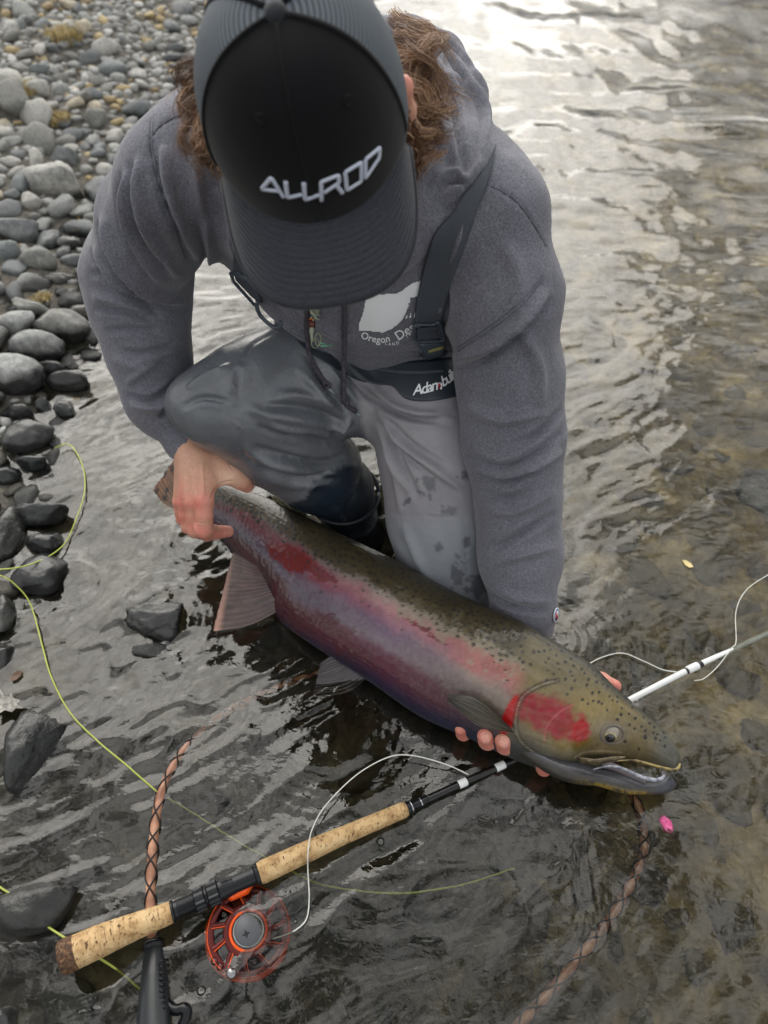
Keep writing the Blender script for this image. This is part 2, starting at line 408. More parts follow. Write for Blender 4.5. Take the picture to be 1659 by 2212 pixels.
c = m.mix(1.0, m.mix(.9, pal, sp, 'MULTIPLY'), bl, 'MULTIPLY')
gz = m.n('SeparateXYZ', {0: m.n('NewGeometry').outputs['Position']}).outputs['Z']
wet = m.n('MapRange', {'Value': m.math('SUBTRACT', m.math('ADD', gz, m.math('MULTIPLY', m.math('SUBTRACT', m.noise(14, 4, vec=m.n('NewGeometry').outputs['Position']), .5), .09)), m.n('MapRange', {'Value': m.n('SeparateXYZ', {0: m.n('NewGeometry').outputs['Position']}).outputs['Y'], 'From Min': 1.0, 'From Max': 1.2, 'To Min': .045, 'To Max': 0.0}).outputs[0]), 'From Min': .022, 'From Max': .050, 'To Min': 1.0, 'To Max': 0.0}).outputs[0]
dark = m.mix(1.0, c, (.12, .124, .125), 'MULTIPLY')
m.base(m.mix(wet, c, dark)); m.rough(m.math('SUBTRACT', .78, m.math('MULTIPLY', wet, .64)))
m.bump((m.noise(90, 6, .7), .45, .003), (m.noise(22, 4, .6), .35, .008)); M_STONE = m.m

heroes = [  # u, v, width px, height px, rise m, angular, label
 (140, 345, 92, 56, .05, .9, 'pale angular stone with a pointed top on the dry bank behind the long slab'),
 (150, 392, 170, 60, .05, .95, 'long grey slab sloping to the right on the bank beside the sleeve'),
 (218, 412, 70, 60, .05, .4, 'rounded grey stone at the right end of the long slab'),
 (64, 436, 66, 44, .04, .6, 'light grey stone below the left end of the long slab'),
 (28, 486, 112, 46, .04, .9, 'flat pale slab at the left edge of the bank'),
 (105, 520, 58, 66, .06, .4, 'upright egg shaped grey stone on the bank, the taller of two side by side'),
 (152, 530, 52, 46, .04, .5, 'dark grey stone just right of the upright egg shaped one'),
 (184, 452, 58, 32, .03, .5, 'tan stone with a pitted face near the elbow of the hoodie'),
 (88, 564, 92, 42, .04, .3, 'oblong brownish grey stone above the two dark stones'),
 (166, 568, 66, 36, .03, .4, 'small dark oblong stone touching the sleeve near the elbow'),
 (123, 607, 62, 32, .03, .4, 'rounded pale stone between the oblong stone and the dark slab'),
 (26, 708, 116, 68, .05, .8, 'light grey block of stone at the left edge with a flat top'),
 (79, 680, 98, 42, .04, .8, 'dark flat stone wedged behind the smooth oval cobbles'),
 (130, 712, 134, 52, .045, .05, 'long smooth dark grey oval cobble at the waterline'),
 (178, 680, 70, 44, .04, .3, 'dark smooth cobble next to the forearm of the hoodie'),
 (79, 752, 128, 72, .05, .1, 'pale grey smooth bean shaped cobble below the dark oval cobble'),
 (26, 815, 146, 96, .06, .25, 'large dark grey boulder with two pale patches at the left edge'),
 (103, 802, 82, 44, .035, .1, 'small light brown oval cobble between the bean shaped cobble and the waterline cobble'),
 (153, 828, 102, 56, .045, .1, 'smooth two toned grey cobble tilted at the edge of the water'),
 (94, 878, 60, 50, .04, .9, 'small brown angular stone in the dark gap above the speckled boulder'),
 (46, 892, 42, 32, .03, .4, 'little round grey stone left of the small brown angular stone'),
 (140, 884, 44, 46, .02, .7, 'wet flat stone reflecting the sky at the waterline'),
 (58, 945, 128, 84, .055, .45, 'big speckled pale boulder standing over the shallows'),
 (12, 1028, 62, 58, .05, .5, 'pale stone cut by the left frame edge below the speckled boulder'),
 (70, 1003, 62, 34, .02, .5, 'wet black stone in the shadow under the speckled boulder'),
 (88, 1114, 112, 62, .03, .7, 'black wet stone with a ridge beside the crusty boulder'),
 (18, 1160, 120, 170, .075, .5, 'large crusty boulder, pale on top and wet black below, at the left edge'),
 (92, 1176, 84, 52, .02, .6, 'glossy black stone lying flat by the crusty boulder'),
 (84, 1240, 88, 78, .03, .4, 'wet black stone under the yellow green fly line'),
 (338, 1342, 138, 100, .030, .97, 'black wet rock with water running over it beside the anal fin'),
 (330, 1404, 90, 44, .006, .7, 'black rock just breaking the water in front of the wet rock'),
 (48, 1628, 168, 168, .045, .75, 'dark rock with a cracked dry top, halfway down the left edge'),
 (66, 1968, 200, 116, .028, .35, 'smooth black wet rock beside the butt of the fishing rod'),
 (4, 1330, 66, 90, .02, .6, 'black rock on the left edge below the fly line loop'),
 (8, 1420, 52, 66, .012, .6, 'low brown rock barely above the water at the left edge'),
 (10, 2205, 80, 70, .02, .5, 'dark rock cut by the bottom left corner'),
 (1655, 1085, 90, 70, .004, .5, 'dark stone under the surface at the right edge'),
]
hero_xyr = []
for i, (u, v, w, h, rise, ang, lab) in enumerate(heroes):
    wm = w*1.1/K*1.3; dry = rise >= .035 and u < 1600 and v < 1150 or i in (22, 23, 26, 31)
    z = 0.0
    for _ in range(6):
        p = Pz(u, v, z); wm = w*dz(u, v, z)/K; rz = max(.33*wm, .022) if rise > .012 else .02
        g0 = max(float(ground(p[0], p[1])), -.01)
        z = g0 + .42*rz if dry else rise - rz*.75
        if u > 1600: z = -.05
    d = dz(u, v, z); el = math.atan2(HC-z, p[1]); rat = 1.0 if dry else 1/math.sqrt(max(1-min(.9, abs(z)/rz)**2, .3)); rx = w*d/K/2*rat; hv = h*d/K/2*rat
    ry = max(math.sqrt(max(hv**2-(rz*cos(el))**2, (hv*.5)**2))/sin(el), .5*rx)
    if dry: ry = min(ry, 1.5*rx)
    V, F = stone(100+i, 4, ang, .10 if i == 29 else .035 if ang > .4 else .012)
    ro = obj('river_rock', (V*np.array([rx, ry, rz]), F), M_STONE)
    ro.location = (p[0], p[1], z); ro.rotation_euler = (random.Random(i).uniform(-.1, .1), random.Random(i+50).uniform(-.12, .12), 0)
    ro['label'] = lab; ro['category'] = 'rock'; ro['group'] = 'rocks along the river bank'
    hero_xyr.append((p[0], p[1], max(rx, ry)))
# ---- bank cobbles: the largest 300 as parts of the bank, the rest as one mass
m = Mat('bank gravel', rough=.9)
c = m.ramp(m.noise(40, 5, .7), [(.3, srgb(70, 68, 63)), (.55, srgb(118, 114, 106)), (.75, srgb(164, 156, 138))]); m.base(c); m.bump((m.noise(50, 6, .8), .8, .02)); M_GRAV = m.m
bx = nonuni(-9, -.3, .03, -2.2, -.35, 1.08, .4); by = nonuni(.2, 14, .03, .5, 4.5, 1.08, .5)
BX, BY = np.meshgrid(bx, by, indexing='ij'); BZ = ground(BX, BY) + .004
BZ = np.where(BX > shore(BY)+.02, BZ-.03, BZ)
bank = obj('river_bank', (np.stack([BX, BY, BZ], -1).reshape(-1, 3), grid_faces(len(bx), len(by))), M_GRAV, kind='structure')
variants = [new_mesh('cobble', *((lambda VF: (VF[0]*np.array([1, .78, .5]), VF[1]))(stone(500+i, 3, [.35, .6, .8, .95][i % 4], .06)))) for i in range(12)]
for v_ in variants: v_.materials.append(M_STONE)
rs = np.random.RandomState(11); pts = []; cell = {}
def ok_add(x, y, r, f=.70):
    gxk, gyk = int(x//.15), int(y//.15)
    for a in (-1, 0, 1):
        for b in (-1, 0, 1):
            for (q, w, t) in cell.get((gxk+a, gyk+b), ()):
                if (q-x)**2+(w-y)**2 < (f*(r+t))**2: return False
    return True
for (x, y, r) in hero_xyr: cell.setdefault((int(x//.15), int(y//.15)), []).append((x, y, r))
for rr, tries in ((.066, 140), (.050, 900), (.036, 12000), (.025, 36000), (.017, 52000), (.0115, 26000)):
    y = .56 + 7.0*rs.rand(tries)**1.3; x = shore(y) + .005 - (rs.rand(tries)**1.15)*(1.0+.55*y); r = rr*rs.uniform(.75, 1.25, tries)*np.clip(1.15-.14*y, .62, 1)
    zz = np.maximum(.15*(shore(y)-x), 0); q = proj(np.stack([x, y, zz], -1))
    ok_ = ~((y < .7) & (x > -.5)) & (q[:, 0] > -110) & (q[:, 1] > -130) & ~((q[:, 0] > 520) & (q[:, 1] > 100))
    for xx, yy, r1, d1 in zip(x[ok_], y[ok_], r[ok_], q[ok_, 2]):
        if ok_add(xx, yy, r1): cell.setdefault((int(xx//.15), int(yy//.15)), []).append((xx, yy, r1)); pts.append((float(xx), float(yy), float(r1), K*r1/d1))
pts.sort(key=lambda t: -t[3])
mass = []
for i, (x, y, r, s) in enumerate(pts):
    k = rs.randint(12); rot = (rs.uniform(-.35, .35), rs.uniform(-.35, .35), rs.uniform(0, 6.28)); sc = (r*rs.uniform(.95, 1.25), r*rs.uniform(.9, 1.15), r*rs.uniform(.8, 1.3))
    z = float(ground(x, y)) + sc[2]*.22
    if i < 300:
        o = bpy.data.objects.new('cobble', variants[k]); COL.objects.link(o); o.parent = bank; o.location = (x, y, z); o.rotation_euler = rot; o.scale = sc
    else:
        mass.append((k, x, y, z, rot, sc))
sv1 = [stone(500+i, 1, .8, .05) for i in range(12)]; sv = [stone(500+i, 2, [.35, .6, .8, .95][i % 4], .06) for i in range(12)]
Vs = []; Fs = []; Cs = []; o_ = 0
from mathutils import Euler
for k, x, y, z, rot, sc in mass:
    V, F = (sv if sc[0] > .018 else sv1)[k]; R = np.array(Euler(rot).to_matrix()); V = (V*np.array([1, .78, .5])*np.array(sc))@R.T + np.array([x, y, z])
    Vs.append(V); Fs.append(F+o_); o_ += len(V); g = rs.rand(); t = rs.rand()
    b_ = np.array(srgb(*([120+66*g]*3)))*np.array([1, 1, .98]) if t > .16 else np.array(srgb(150+30*g, 134+28*g, 104+20*g))
    Cs.append(np.repeat(b_[None], len(V), 0))
m = Mat('small cobbles', rough=.8); m.base(m.mix(.85, m.attr('Col'), m.ramp(m.noise(60, 6, .7), [(.33, (.55, .55, .55)), (.7, (1.4, 1.4, 1.35))]), 'MULTIPLY')); m.bump((m.noise(80, 5, .7), .4, .004))
me = new_mesh('small_cobbles', np.vstack(Vs), np.vstack(Fs)); set_col(me, 'Col', np.vstack(Cs))
o = obj('small_cobbles', me, m.m, None, kind='stuff'); o.parent = bank
# ---- stones under water
m = Mat('submerged stone', rough=.6)
c = m.ramp(m.n('ObjectInfo').outputs['Random'], [(0, srgb(52, 49, 40)), (.5, srgb(74, 70, 56)), (.8, srgb(60, 60, 54)), (1, srgb(100, 94, 74))])
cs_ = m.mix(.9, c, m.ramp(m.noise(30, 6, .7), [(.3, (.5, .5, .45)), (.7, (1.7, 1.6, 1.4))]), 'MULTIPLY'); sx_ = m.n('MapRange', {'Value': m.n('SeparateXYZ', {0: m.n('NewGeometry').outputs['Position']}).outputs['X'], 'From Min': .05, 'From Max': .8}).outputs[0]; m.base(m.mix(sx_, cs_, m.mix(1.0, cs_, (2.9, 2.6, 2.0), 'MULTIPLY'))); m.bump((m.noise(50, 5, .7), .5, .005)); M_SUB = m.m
subv = [new_mesh('stone', *((lambda VF: (VF[0]*np.array([1, .8, .42]), VF[1]))(stone(700+i, 3, .5, .02)))) for i in range(6)]
for v_ in subv: v_.materials.append(M_SUB)
n = 0; cell2 = {}
for _ in range(4000):
    u, v = rs.uniform(-100, 1760), 2330 - 1750*rs.rand()**.8; q = Pz(u, v, -.1); x, y = q[0], q[1]; r = rs.uniform(.018, .05)
    if x < shore(y)+.05 or any((a-x)**2+(b-y)**2 < (.95*(r+t))**2 for a, b, t in cell2.get(0, [])): continue
    g = float(ground(x, y))
    if g + r*.35 > -.035: continue
    cell2.setdefault(0, []).append((x, y, r))
    o = bpy.data.objects.new('stone', subv[rs.randint(6)]); COL.objects.link(o); o.parent = bed; o.location = (x, y, g+r*.05); o.rotation_euler = (rs.uniform(-.2, .2), rs.uniform(-.2, .2), rs.uniform(0, 6.3)); o.scale = (r, r, r)
    n += 1
    if n > 230: break
# ---- dry grass tufts
m = Mat('dry grass', rough=.8); m.base(m.ramp(m.attr('tone', 'Fac'), [(0, srgb(150, 130, 84)), (1, srgb(205, 188, 140))])); M_GRASS = m.m
for (u, v, w, lab) in ((142, 92, 92, 'round tuft of straw coloured dry grass among the far cobbles'), (52, 196, 80, 'flat straw coloured grass patch left of the far cobbles'), (128, 262, 62, 'thin dry grass growing between stones left of the shoulder'), (176, 488, 60, 'short dry grass beside the elbow of the hoodie'), (85, 640, 46, 'small dry grass tuft above the smooth cobbles')):
    z = 0
    for _ in range(5): q = Pz(u, v, z); z = float(ground(q[0], q[1]))+.015
    d = dz(u, v, z); R = w*d/K/2; V = []; F = []; T = []
    for i in range(420):
        a = rs.uniform(0, 2*pi); rr = R*math.sqrt(rs.rand())*.8; x0 = q[0]+rr*cos(a); y0 = q[1]+rr*sin(a); hgt = rs.uniform(.3, .8)*R*.9; la = rs.uniform(0, 2*pi); ln = rs.uniform(.2, .9)*R*.6
        wv = np.array([-sin(la), cos(la), 0])*.0012*(1+d*.3); c0 = np.array([x0, y0, z-.015]); c1 = c0+np.array([cos(la)*ln*.4, sin(la)*ln*.4, hgt*.7]); c2 = c0+np.array([cos(la)*ln, sin(la)*ln, hgt])
        k = len(V); V += [c0-wv, c0+wv, c1-wv*.8, c1+wv*.8, c2]; F += [(k, k+1, k+3, k+2), (k+2, k+3, k+4)]; T += [rs.rand()]*5
    V = np.array(V); base = np.array([q[0], q[1], z-.015]); me = new_mesh('grass_tuft', V-base, F); set_val(me, 'tone', T)
    o = obj('grass_tuft', me, M_GRASS); o.location = base; o['label'] = lab; o['category'] = 'grass tuft'; o['group'] = 'dry grass tufts on the bank'

# ---- the water
wx = nonuni(-45, 60, .0048, -.75, .68, 1.04, 1.5); wy = nonuni(-8, 90, .0048, .04, 1.45, 1.035, 1.5)
WX, WY = np.meshgrid(wx, wy, indexing='ij')
def waves(x, y):
    near = 1-sst(.9, 2.4, np.hypot(x, y*.9)); wq = .05*n2(x*2.2, y*2.2, 31, 2); a = radians(32)
    ax = (x+wq)*cos(a)+(y+wq)*sin(a); ay = -(x+wq)*sin(a)+(y-wq)*cos(a)
    h = .0050*n2(ax*3.0, ay*7, 41, 2) + .0028*n2(ax*9, ay*22, 43, 2) + .0013*n2(ax*22, ay*52, 47, 2)
    rd = 1-np.abs(n2(ax*11, ay*24, 61, 2)); pm = .62+.75*sst(-.45, .45, n2(x*4.2, y*6, 71, 2)); h = (.0042*n2(ax*3.0, ay*7, 41, 2)) + pm*(h-.0050*n2(ax*3.0, ay*7, 41, 2))*.8 + .0018*pm*rd**4
    far = .011*n2(x*1.8, y*4.2, 51, 2, .5) + .0062*n2(x*5+.6*wq*20, y*15, 53, 3, .6) + .0022*n2(x*14, y*44, 57, 2)
    calm = 1-.55*sst(-.05, .5, x)*near
    c0 = Pz(800, 1600, 0); calm = calm*(1-.72*np.exp(-((x-c0[0])/.24)**2-((y-c0[1])/.14)**2)); h = near*h*calm*.84 + (1-near)*far
    for (u, v, r0, w, lam, A) in ((150, 1190, .05, .05, .013, .0007), (345, 1350, .085, .05, .012, .0009), (430, 1165, .06, .07, .016, .0009), (900, 1800, .20, .022, .009, .0020), (700, 1560, .03, .12, .013, .0010), (1240, 1740, .05, .08, .012, .0013), (1500, 1660, .05, .09, .021, .0008),
                              (560, 1420, .0, .09, .014, .0010), (1190, 1380, .03, .07, .016, .0009), (860, 1330, .1, .07, .014, .0008), (60, 1640, .09, .03, .012, .0005), (1000, 1290, .05, .06, .014, .0008)):
        c = Pz(u, v, 0); r = np.hypot(x-c[0], y-c[1])*(1+.16*n2(x*7, y*7, int(u), 2)); h = h + .42*A*(1-.6*np.exp(-((x-c0[0])/.24)**2-((y-c0[1])/.14)**2))*sst(-.35, .35, n2(x*7, y*7, int(v), 2))*np.sin(2*pi*r/lam)*np.exp(-((r-r0)/w)**2)
    return h
WZ = waves(WX, WY)
m = Mat('river water'); t = m.t; t.nodes.remove(m.b)
rf = m.n('BsdfRefraction', {'Color': (.80, .81, .74, 1), 'Roughness': 0.0, 'IOR': 1.33}); gl = m.n('BsdfGlossy', {'Color': (1, 1, 1, 1), 'Roughness': .015}); fr = m.n('Fresnel', {'IOR': 1.57})
vec = m.co('Object', (1.0, 1.6, 1.0)); b1 = m.n('Bump', {'Height': m.noise(38, 3, .55, vec, .4), 'Strength': .12, 'Distance': .004}); b2 = m.n('Bump', {'Height': m.noise(120, 2, .5, vec, .3), 'Strength': .03, 'Distance': .002, 'Normal': b1.outputs[0]})
for x in (rf, gl, fr): m.l(b2.outputs[0], x.inputs['Normal'])
ms = m.n('MixShader', {0: fr.outputs[0], 1: rf.outputs[0], 2: gl.outputs[0]}); m.l(ms.outputs[0], m.o.inputs['Surface']); M_WATER = m.m
water = obj('river_water', (np.stack([WX, WY, WZ], -1).reshape(-1, 3), grid_faces(len(wx), len(wy))), M_WATER, kind='structure')
scene.cycles.caustics_refractive = True
# ================================================================== THE ANGLER
PR = Vector(P(800, 1000, 1.15)); PR.z = 0.0
person = empty('person', PR, 'person in a grey hoodie, black cap kneeling in the shallows with a trout', 'person')
# ---- hoodie
B = Body()
W = lambda x, y, z: np.array([x, y, z])
B.ell(W(-.01, .945, .40), (.172, .13, .145), k=.06)
B.ell(W(-.05, .92, .52), (.195, .125, .135), k=.06)
B.chain([pp(600, 340, .98, 150), pp(470, 350, .93, 122), pp(385, 385, .89, 112)], .06)
B.chain([pp(385, 385, .89, 112), pp(335, 490, .98, 112), pp(294, 598, 1.07, 106), pp(303, 690, 1.09, 94), pp(328, 790, 1.11, 77), pp(342, 865, 1.12, 66), pp(362, 905, 1.125, 51)], .03)
B.chain([pp(374, 918, 1.12, 45), pp(399, 955, 1.12, 44), pp(414, 972, 1.12, 45)], .006)
B.chain([pp(880, 420, .99, 150), pp(1010, 430, .95, 112), pp(1065, 475, .92, 112)], .06)
B.chain([pp(1065, 475, .92, 112), pp(1084, 640, .95, 119), pp(1105, 820, 1.00, 106), pp(1112, 960, 1.035, 103), pp(1121, 1080, 1.06, 89), pp(1125, 1200, 1.08, 80), pp(1132, 1308, 1.09, 73)], .03)
B.chain([pp(1132, 1308, 1.09, 71), pp(1130, 1352, 1.105, 66)], .008)
B.chain([pp(730, 330, 1.10, 240), pp(760, 240, 1.12, 170)], .08)
# hood rolled round the neck
B.chain([pp(790, 100, 1.06, 52), pp(880, 98, 1.03, 54), pp(955, 128, 1.0, 54), pp(1000, 205, .97, 52), pp(1014, 300, .93, 50), pp(985, 395, .90, 52), pp(915, 480, .88, 50), pp(830, 560, .885, 42)], .007)
B.chain([pp(865, 130, .97, 36), pp(920, 135, .95, 36), pp(958, 200, .925, 40), pp(968, 290, .90, 38), pp(975, 370, .875, 26)], .005)
B.chain([pp(930, 250, .90, 44), pp(925, 330, .875, 44), pp(955, 395, .86, 20)], .005)
B.chain([pp(905, 300, .86, 30), pp(918, 360, .85, 26), pp(885, 470, .86, 26)], .005)
B.chain([pp(560, 300, .98, 70), pp(520, 380, .93, 60), pp(560, 500, .90, 50), pp(640, 590, .89, 46)], .03)
V, F = B.mesh(.0042)
V = smooth(V, F, 2)
q = proj(V); N = vnormals(V, F)
V = V + N*(.0035*fbm(V, 9, 2, 3) + .0016*fbm(V*np.array([1, 1, .55]), 26, 2, 6))[:, None]
HF = [ # folds traced from the cloth: kind, width px, height m, points
 ('roll', 11, .009, [(352, 315), (362, 400), (392, 480), (430, 560)]), ('roll', 10, .008, [(300, 345), (300, 420), (330, 510), (385, 600)]),
 ('roll', 9, .007, [(275, 370), (272, 440), (300, 540), (345, 610)]), ('ridge', 9, .006, [(425, 330), (425, 400), (440, 470)]),
 ('roll', 10, .008, [(440, 470), (455, 540), (475, 610), (490, 640)]), ('ridge', 9, .006, [(470, 400), (500, 480), (510, 560)]),
 ('roll', 9, .008, [(222, 470), (235, 520), (275, 585), (340, 640), (400, 655)]), ('roll', 8, .007, [(205, 530), (225, 565), (280, 620), (340, 660)]),
 ('crease', 7, .006, [(195, 590), (230, 598), (290, 640), (345, 680)]), ('ridge', 8, .006, [(200, 640), (250, 648), (320, 672)]), ('crease', 7, .005, [(205, 668), (270, 672), (330, 690)]),
 ('crease', 7, .004, [(225, 715), (280, 712), (340, 716)]), ('ridge', 9, .005, [(250, 770), (290, 790), (330, 765), (385, 760)]), ('crease', 7, .006, [(262, 760), (310, 762), (380, 745)]),
 ('ridge', 8, .006, [(275, 830), (310, 800), (345, 772)]), ('ridge', 10, .006, [(285, 872), (340, 880), (392, 842)]), ('crease', 7, .007, [(275, 855), (330, 862), (385, 825)]), ('crease', 6, .008, [(345, 905), (362, 882), (385, 878)]),
 ('crease', 3, .003, [(325, 258), (322, 310), (335, 380), (360, 450), (392, 520)]), ('crease', 2.6, .0025, [(322, 300), (360, 262), (415, 245)]),
 ('crease', 3, .003, [(1058, 400), (1110, 430), (1150, 480), (1183, 540)]), ('crease', 3, .0025, [(1175, 600), (1130, 660), (1060, 715), (985, 762)]),
 ('roll', 12, .010, [(980, 780), (1050, 752), (1130, 690), (1180, 630)]), ('crease', 7, .006, [(955, 600), (965, 660), (950, 720)]), ('ridge', 12, .006, [(1120, 700), (1160, 790), (1165, 880)]),
 ('ridge', 10, .006, [(1000, 870), (1080, 905), (1180, 890)]), ('crease', 8, .006, [(1010, 985), (1080, 1010), (1150, 985), (1215, 930)]), ('roll', 9, .009, [(1030, 1008), (1090, 1022), (1160, 1000), (1212, 975)]), ('crease', 8, .006, [(1120, 960), (1170, 930), (1215, 880)]),
 ('crease', 7, .005, [(1035, 1060), (1090, 1075), (1150, 1060)]), ('ridge', 8, .005, [(1045, 1100), (1110, 1105), (1200, 1060)]), ('crease', 8, .006, [(1060, 1190), (1130, 1150), (1200, 1110)]), ('ridge', 8, .005, [(1055, 1220), (1120, 1200), (1205, 1180)]),
 ('ridge', 8, .005, [(1065, 1265), (1120, 1290), (1190, 1300)]), ('crease', 6, .005, [(1060, 1285), (1110, 1310), (1180, 1322)]),
 ('roll', 8, .007, [(880, 62), (924, 78), (962, 112), (990, 142), (1015, 180), (1040, 215), (1052, 262), (1040, 335), (1018, 392)]), ('crease', 5, .005, [(895, 52), (950, 80), (1003, 128), (1034, 175), (1054, 215)]),
 ('crease', 7, .009, [(962, 140), (972, 195), (984, 255), (994, 320), (1006, 380)]), ('ridge', 8, .006, [(948, 215), (962, 270), (976, 330), (998, 372)]), ('crease', 6, .009, [(925, 290), (948, 325), (936, 370), (916, 425)]),
 ('ridge', 6, .007, [(930, 396), (950, 380), (972, 370), (994, 376), (1018, 398)]), ('crease', 5, .008, [(934, 408), (960, 396), (990, 396), (1012, 412)]), ('ridge', 10, .006, [(915, 440), (950, 425), (1000, 400), (1045, 350)]), ('crease', 6, .005, [(918, 470), (965, 450), (1020, 405), (1055, 355)]),
 ('crease', 7, .005, [(610, 715), (560, 670), (520, 600)]), ('crease', 6, .005, [(700, 755), (620, 690), (570, 640)]), ('ridge', 9, .004, [(640, 650), (690, 700), (760, 740)]), ('crease', 6, .004, [(880, 760), (930, 770), (975, 762)]),
 ('ridge', 14, .006, [(1010, 450), (990, 530), (960, 620)]), ('ridge', 16, .004, [(1090, 520), (1120, 600), (1110, 680)]),
]
HF = [(k_, w_, a_*(1.15 if p_[0][0] > 870 and p_[-1][1] < 440 else 2.1), p_) for k_, w_, a_, p_ in HF]
V = folds(V, F, HF); V = smooth(V, F, 1, .4)
q = proj(V)
# ribbed cuffs and hem
for (pa, pb, r0) in ((P(372, 918, 1.125), P(420, 984, 1.125), .04), (P(1132, 1318, 1.09), P(1130, 1356, 1.105), .06)):
    ax = pb-pa; Lx = np.linalg.norm(ax); ax /= Lx; t = (V-pa)@ax; m_ = (t > 0) & (np.linalg.norm(V-pa-t[:, None]*ax, axis=1) < r0*1.6) & (t < Lx+.08)
    s_ = np.array([1, .3, .2]); s_ -= ax*(s_@ax); s_ /= np.linalg.norm(s_); b_ = np.cross(ax, s_); rr = V[m_]-pa; an = np.arctan2(rr@b_, rr@s_); N2 = vnormals(V, F)[m_]
    V[m_] += N2*(.0006*np.cos(an*64))[:, None]
hood_me = new_mesh('hoodie', V, F)
m = Mat('heather grey fleece', rough=.95)
c = m.ramp(m.noise(420, 4, .8), [(.30, srgb(86, 87, 95)), (.5, srgb(108, 109, 119)), (.72, srgb(136, 137, 147))]); c = m.mix(.5, c, m.ramp(m.noise(14, 3), [(.3, (.78, .78, .80)), (.7, (1.16, 1.15, 1.14))]), 'MULTIPLY')
m.base(c); m.b.inputs['Sheen Weight'].default_value = .30; m.b.inputs['Sheen Roughness'].default_value = .45; m.b.inputs['Specular IOR Level'].default_value = .2
c = m.mix(.8, c, m.ramp(m.noise(190, 5, .75, m.co('Object', (1.6, 1, .7))), [(.34, (.84, .84, .85)), (.5, (1, 1, 1)), (.66, (1.16, 1.16, 1.16))]), 'MULTIPLY'); m.base(c)
m.bump((m.noise(300, 4, .75), .5, .0018), (m.noise(60, 4, .6), .3, .004)); M_FLEECE = m.m
hoodie = part('hoodie', hood_me, M_FLEECE, person); HT = bvh(V, F)
HV, HFa = V, F
M_SEAM = Mat('seam thread', srgb(92, 93, 101), .9).m
for pts in ([(325, 258), (322, 310), (333, 370), (352, 430), (378, 495), (400, 560)], [(331, 262), (329, 310), (340, 368), (360, 430), (386, 495)], [(322, 302), (345, 272), (380, 252), (418, 240)], [(1062, 402), (1110, 430), (1150, 480), (1180, 532)], [(1176, 600), (1130, 656), (1060, 712), (990, 758)], [(1171, 596), (1126, 650), (1056, 706), (988, 751)],
            [(620, 713), (680, 742), (760, 768), (860, 772), (960, 765)]):
    part('seam', new_mesh('seam', *cord(HT, pts, .0009, -.0001, 70, 6, 2)), M_SEAM, hoodie)
# ---- waders
B = Body()
B.ell(W(.0, 1.0, .285), (.170, .135, .125), k=.05)
B.chain([pp(760, 735, 1.15, 118), pp(650, 815, 1.10, 112), pp(560, 850, 1.075, 110), pp(478, 872, 1.06, 92), pp(424, 874, 1.05, 50), pp(405, 873, 1.05, 32)], .035)
B.chain([pp(500, 885, 1.075, 84), pp(600, 945, 1.14, 98), pp(680, 1010, 1.20, 88), pp(735, 1070, 1.25, 62)], .04)
B.chain([pp(900, 770, 1.14, 118), pp(915, 880, 1.11, 108), pp(938, 1000, 1.12, 104), pp(952, 1120, 1.15, 104), pp(968, 1255, 1.20, 100), pp(975, 1310, 1.26, 96)], .04)
B.cone(pp(755, 870, 1.12, 84)[:3], pp(805, 890, 1.125, 60)[:3], 84*1.12/K, 58*1.125/K, .02)
a_ = P(975, 1300, 1.25)
B.cone(a_, a_+np.array([-.02, .34, -.05]), .06, .05, .03)
V, F = B.mesh(.0046); V = smooth(V, F, 2)
N = vnormals(V, F); V = V + N*(.003*fbm(V, 8, 2, 13))[:, None]
WF = [('roll', 9, .008, [(560, 905), (610, 925), (670, 930), (745, 950)]), ('crease', 8, .007, [(575, 875), (640, 880), (700, 895), (745, 915)]), ('ridge', 10, .007, [(530, 880), (600, 900), (690, 915), (750, 935)]),
 ('crease', 8, .008, [(545, 965), (610, 985), (690, 1000), (745, 985)]), ('ridge', 9, .006, [(520, 960), (590, 1000), (680, 1020)]), ('crease', 9, .007, [(560, 1010), (640, 1035), (720, 1030)]), ('ridge', 8, .006, [(600, 850), (660, 855), (720, 875)]),
 ('crease', 2.4, .004, [(600, 714), (545, 745), (520, 790), (512, 850), (515, 920), (528, 975), (560, 1020)]), ('crease', 6, .006, [(700, 730), (740, 790), (790, 850), (815, 890)]), ('ridge', 7, .006, [(690, 770), (730, 820), (780, 880)]), ('crease', 6, .006, [(655, 760), (700, 830), (750, 890)]),
 ('ridge', 8, .007, [(640, 790), (690, 850), (735, 900)]), ('crease', 16, .010, [(712, 932), (724, 938), (738, 930)]), ('roll', 6, .010, [(722, 925), (745, 920), (758, 905)]),
 ('roll', 8, .008, [(770, 805), (820, 850), (880, 890), (985, 905)]), ('crease', 7, .008, [(790, 850), (850, 890), (920, 905), (990, 895)]), ('roll', 8, .007, [(815, 890), (870, 960), (930, 1010), (1000, 1060)]), ('ridge', 7, .005, [(815, 900), (845, 980), (880, 1060)]),
 ('crease', 7, .006, [(815, 895), (860, 985), (905, 1080)]), ('crease', 7, .005, [(820, 890), (890, 960), (970, 1010)]), ('ridge', 7, .005, [(840, 960), (860, 1050), (865, 1110)]), ('crease', 2.2, .003, [(845, 1110), (920, 1114), (1000, 1118), (1040, 1116)]), ('crease', 2, .003, [(1003, 1118), (1007, 1200), (1012, 1290)]),
 ('ridge', 9, .005, [(870, 1130), (900, 1200), (930, 1260)]), ('ridge', 7, .008, [(405, 842), (455, 812), (500, 790)]), ('crease', 7, .005, [(395, 880), (440, 860), (500, 870)]), ('step', 5, .004, [(660, 1075), (680, 1035), (740, 1010), (775, 1000)])]
WF = [(k_, w_, a_*1.5, p_) for k_, w_, a_, p_ in WF]
V = folds(V, F, WF); V = smooth(V, F, 1, .35)
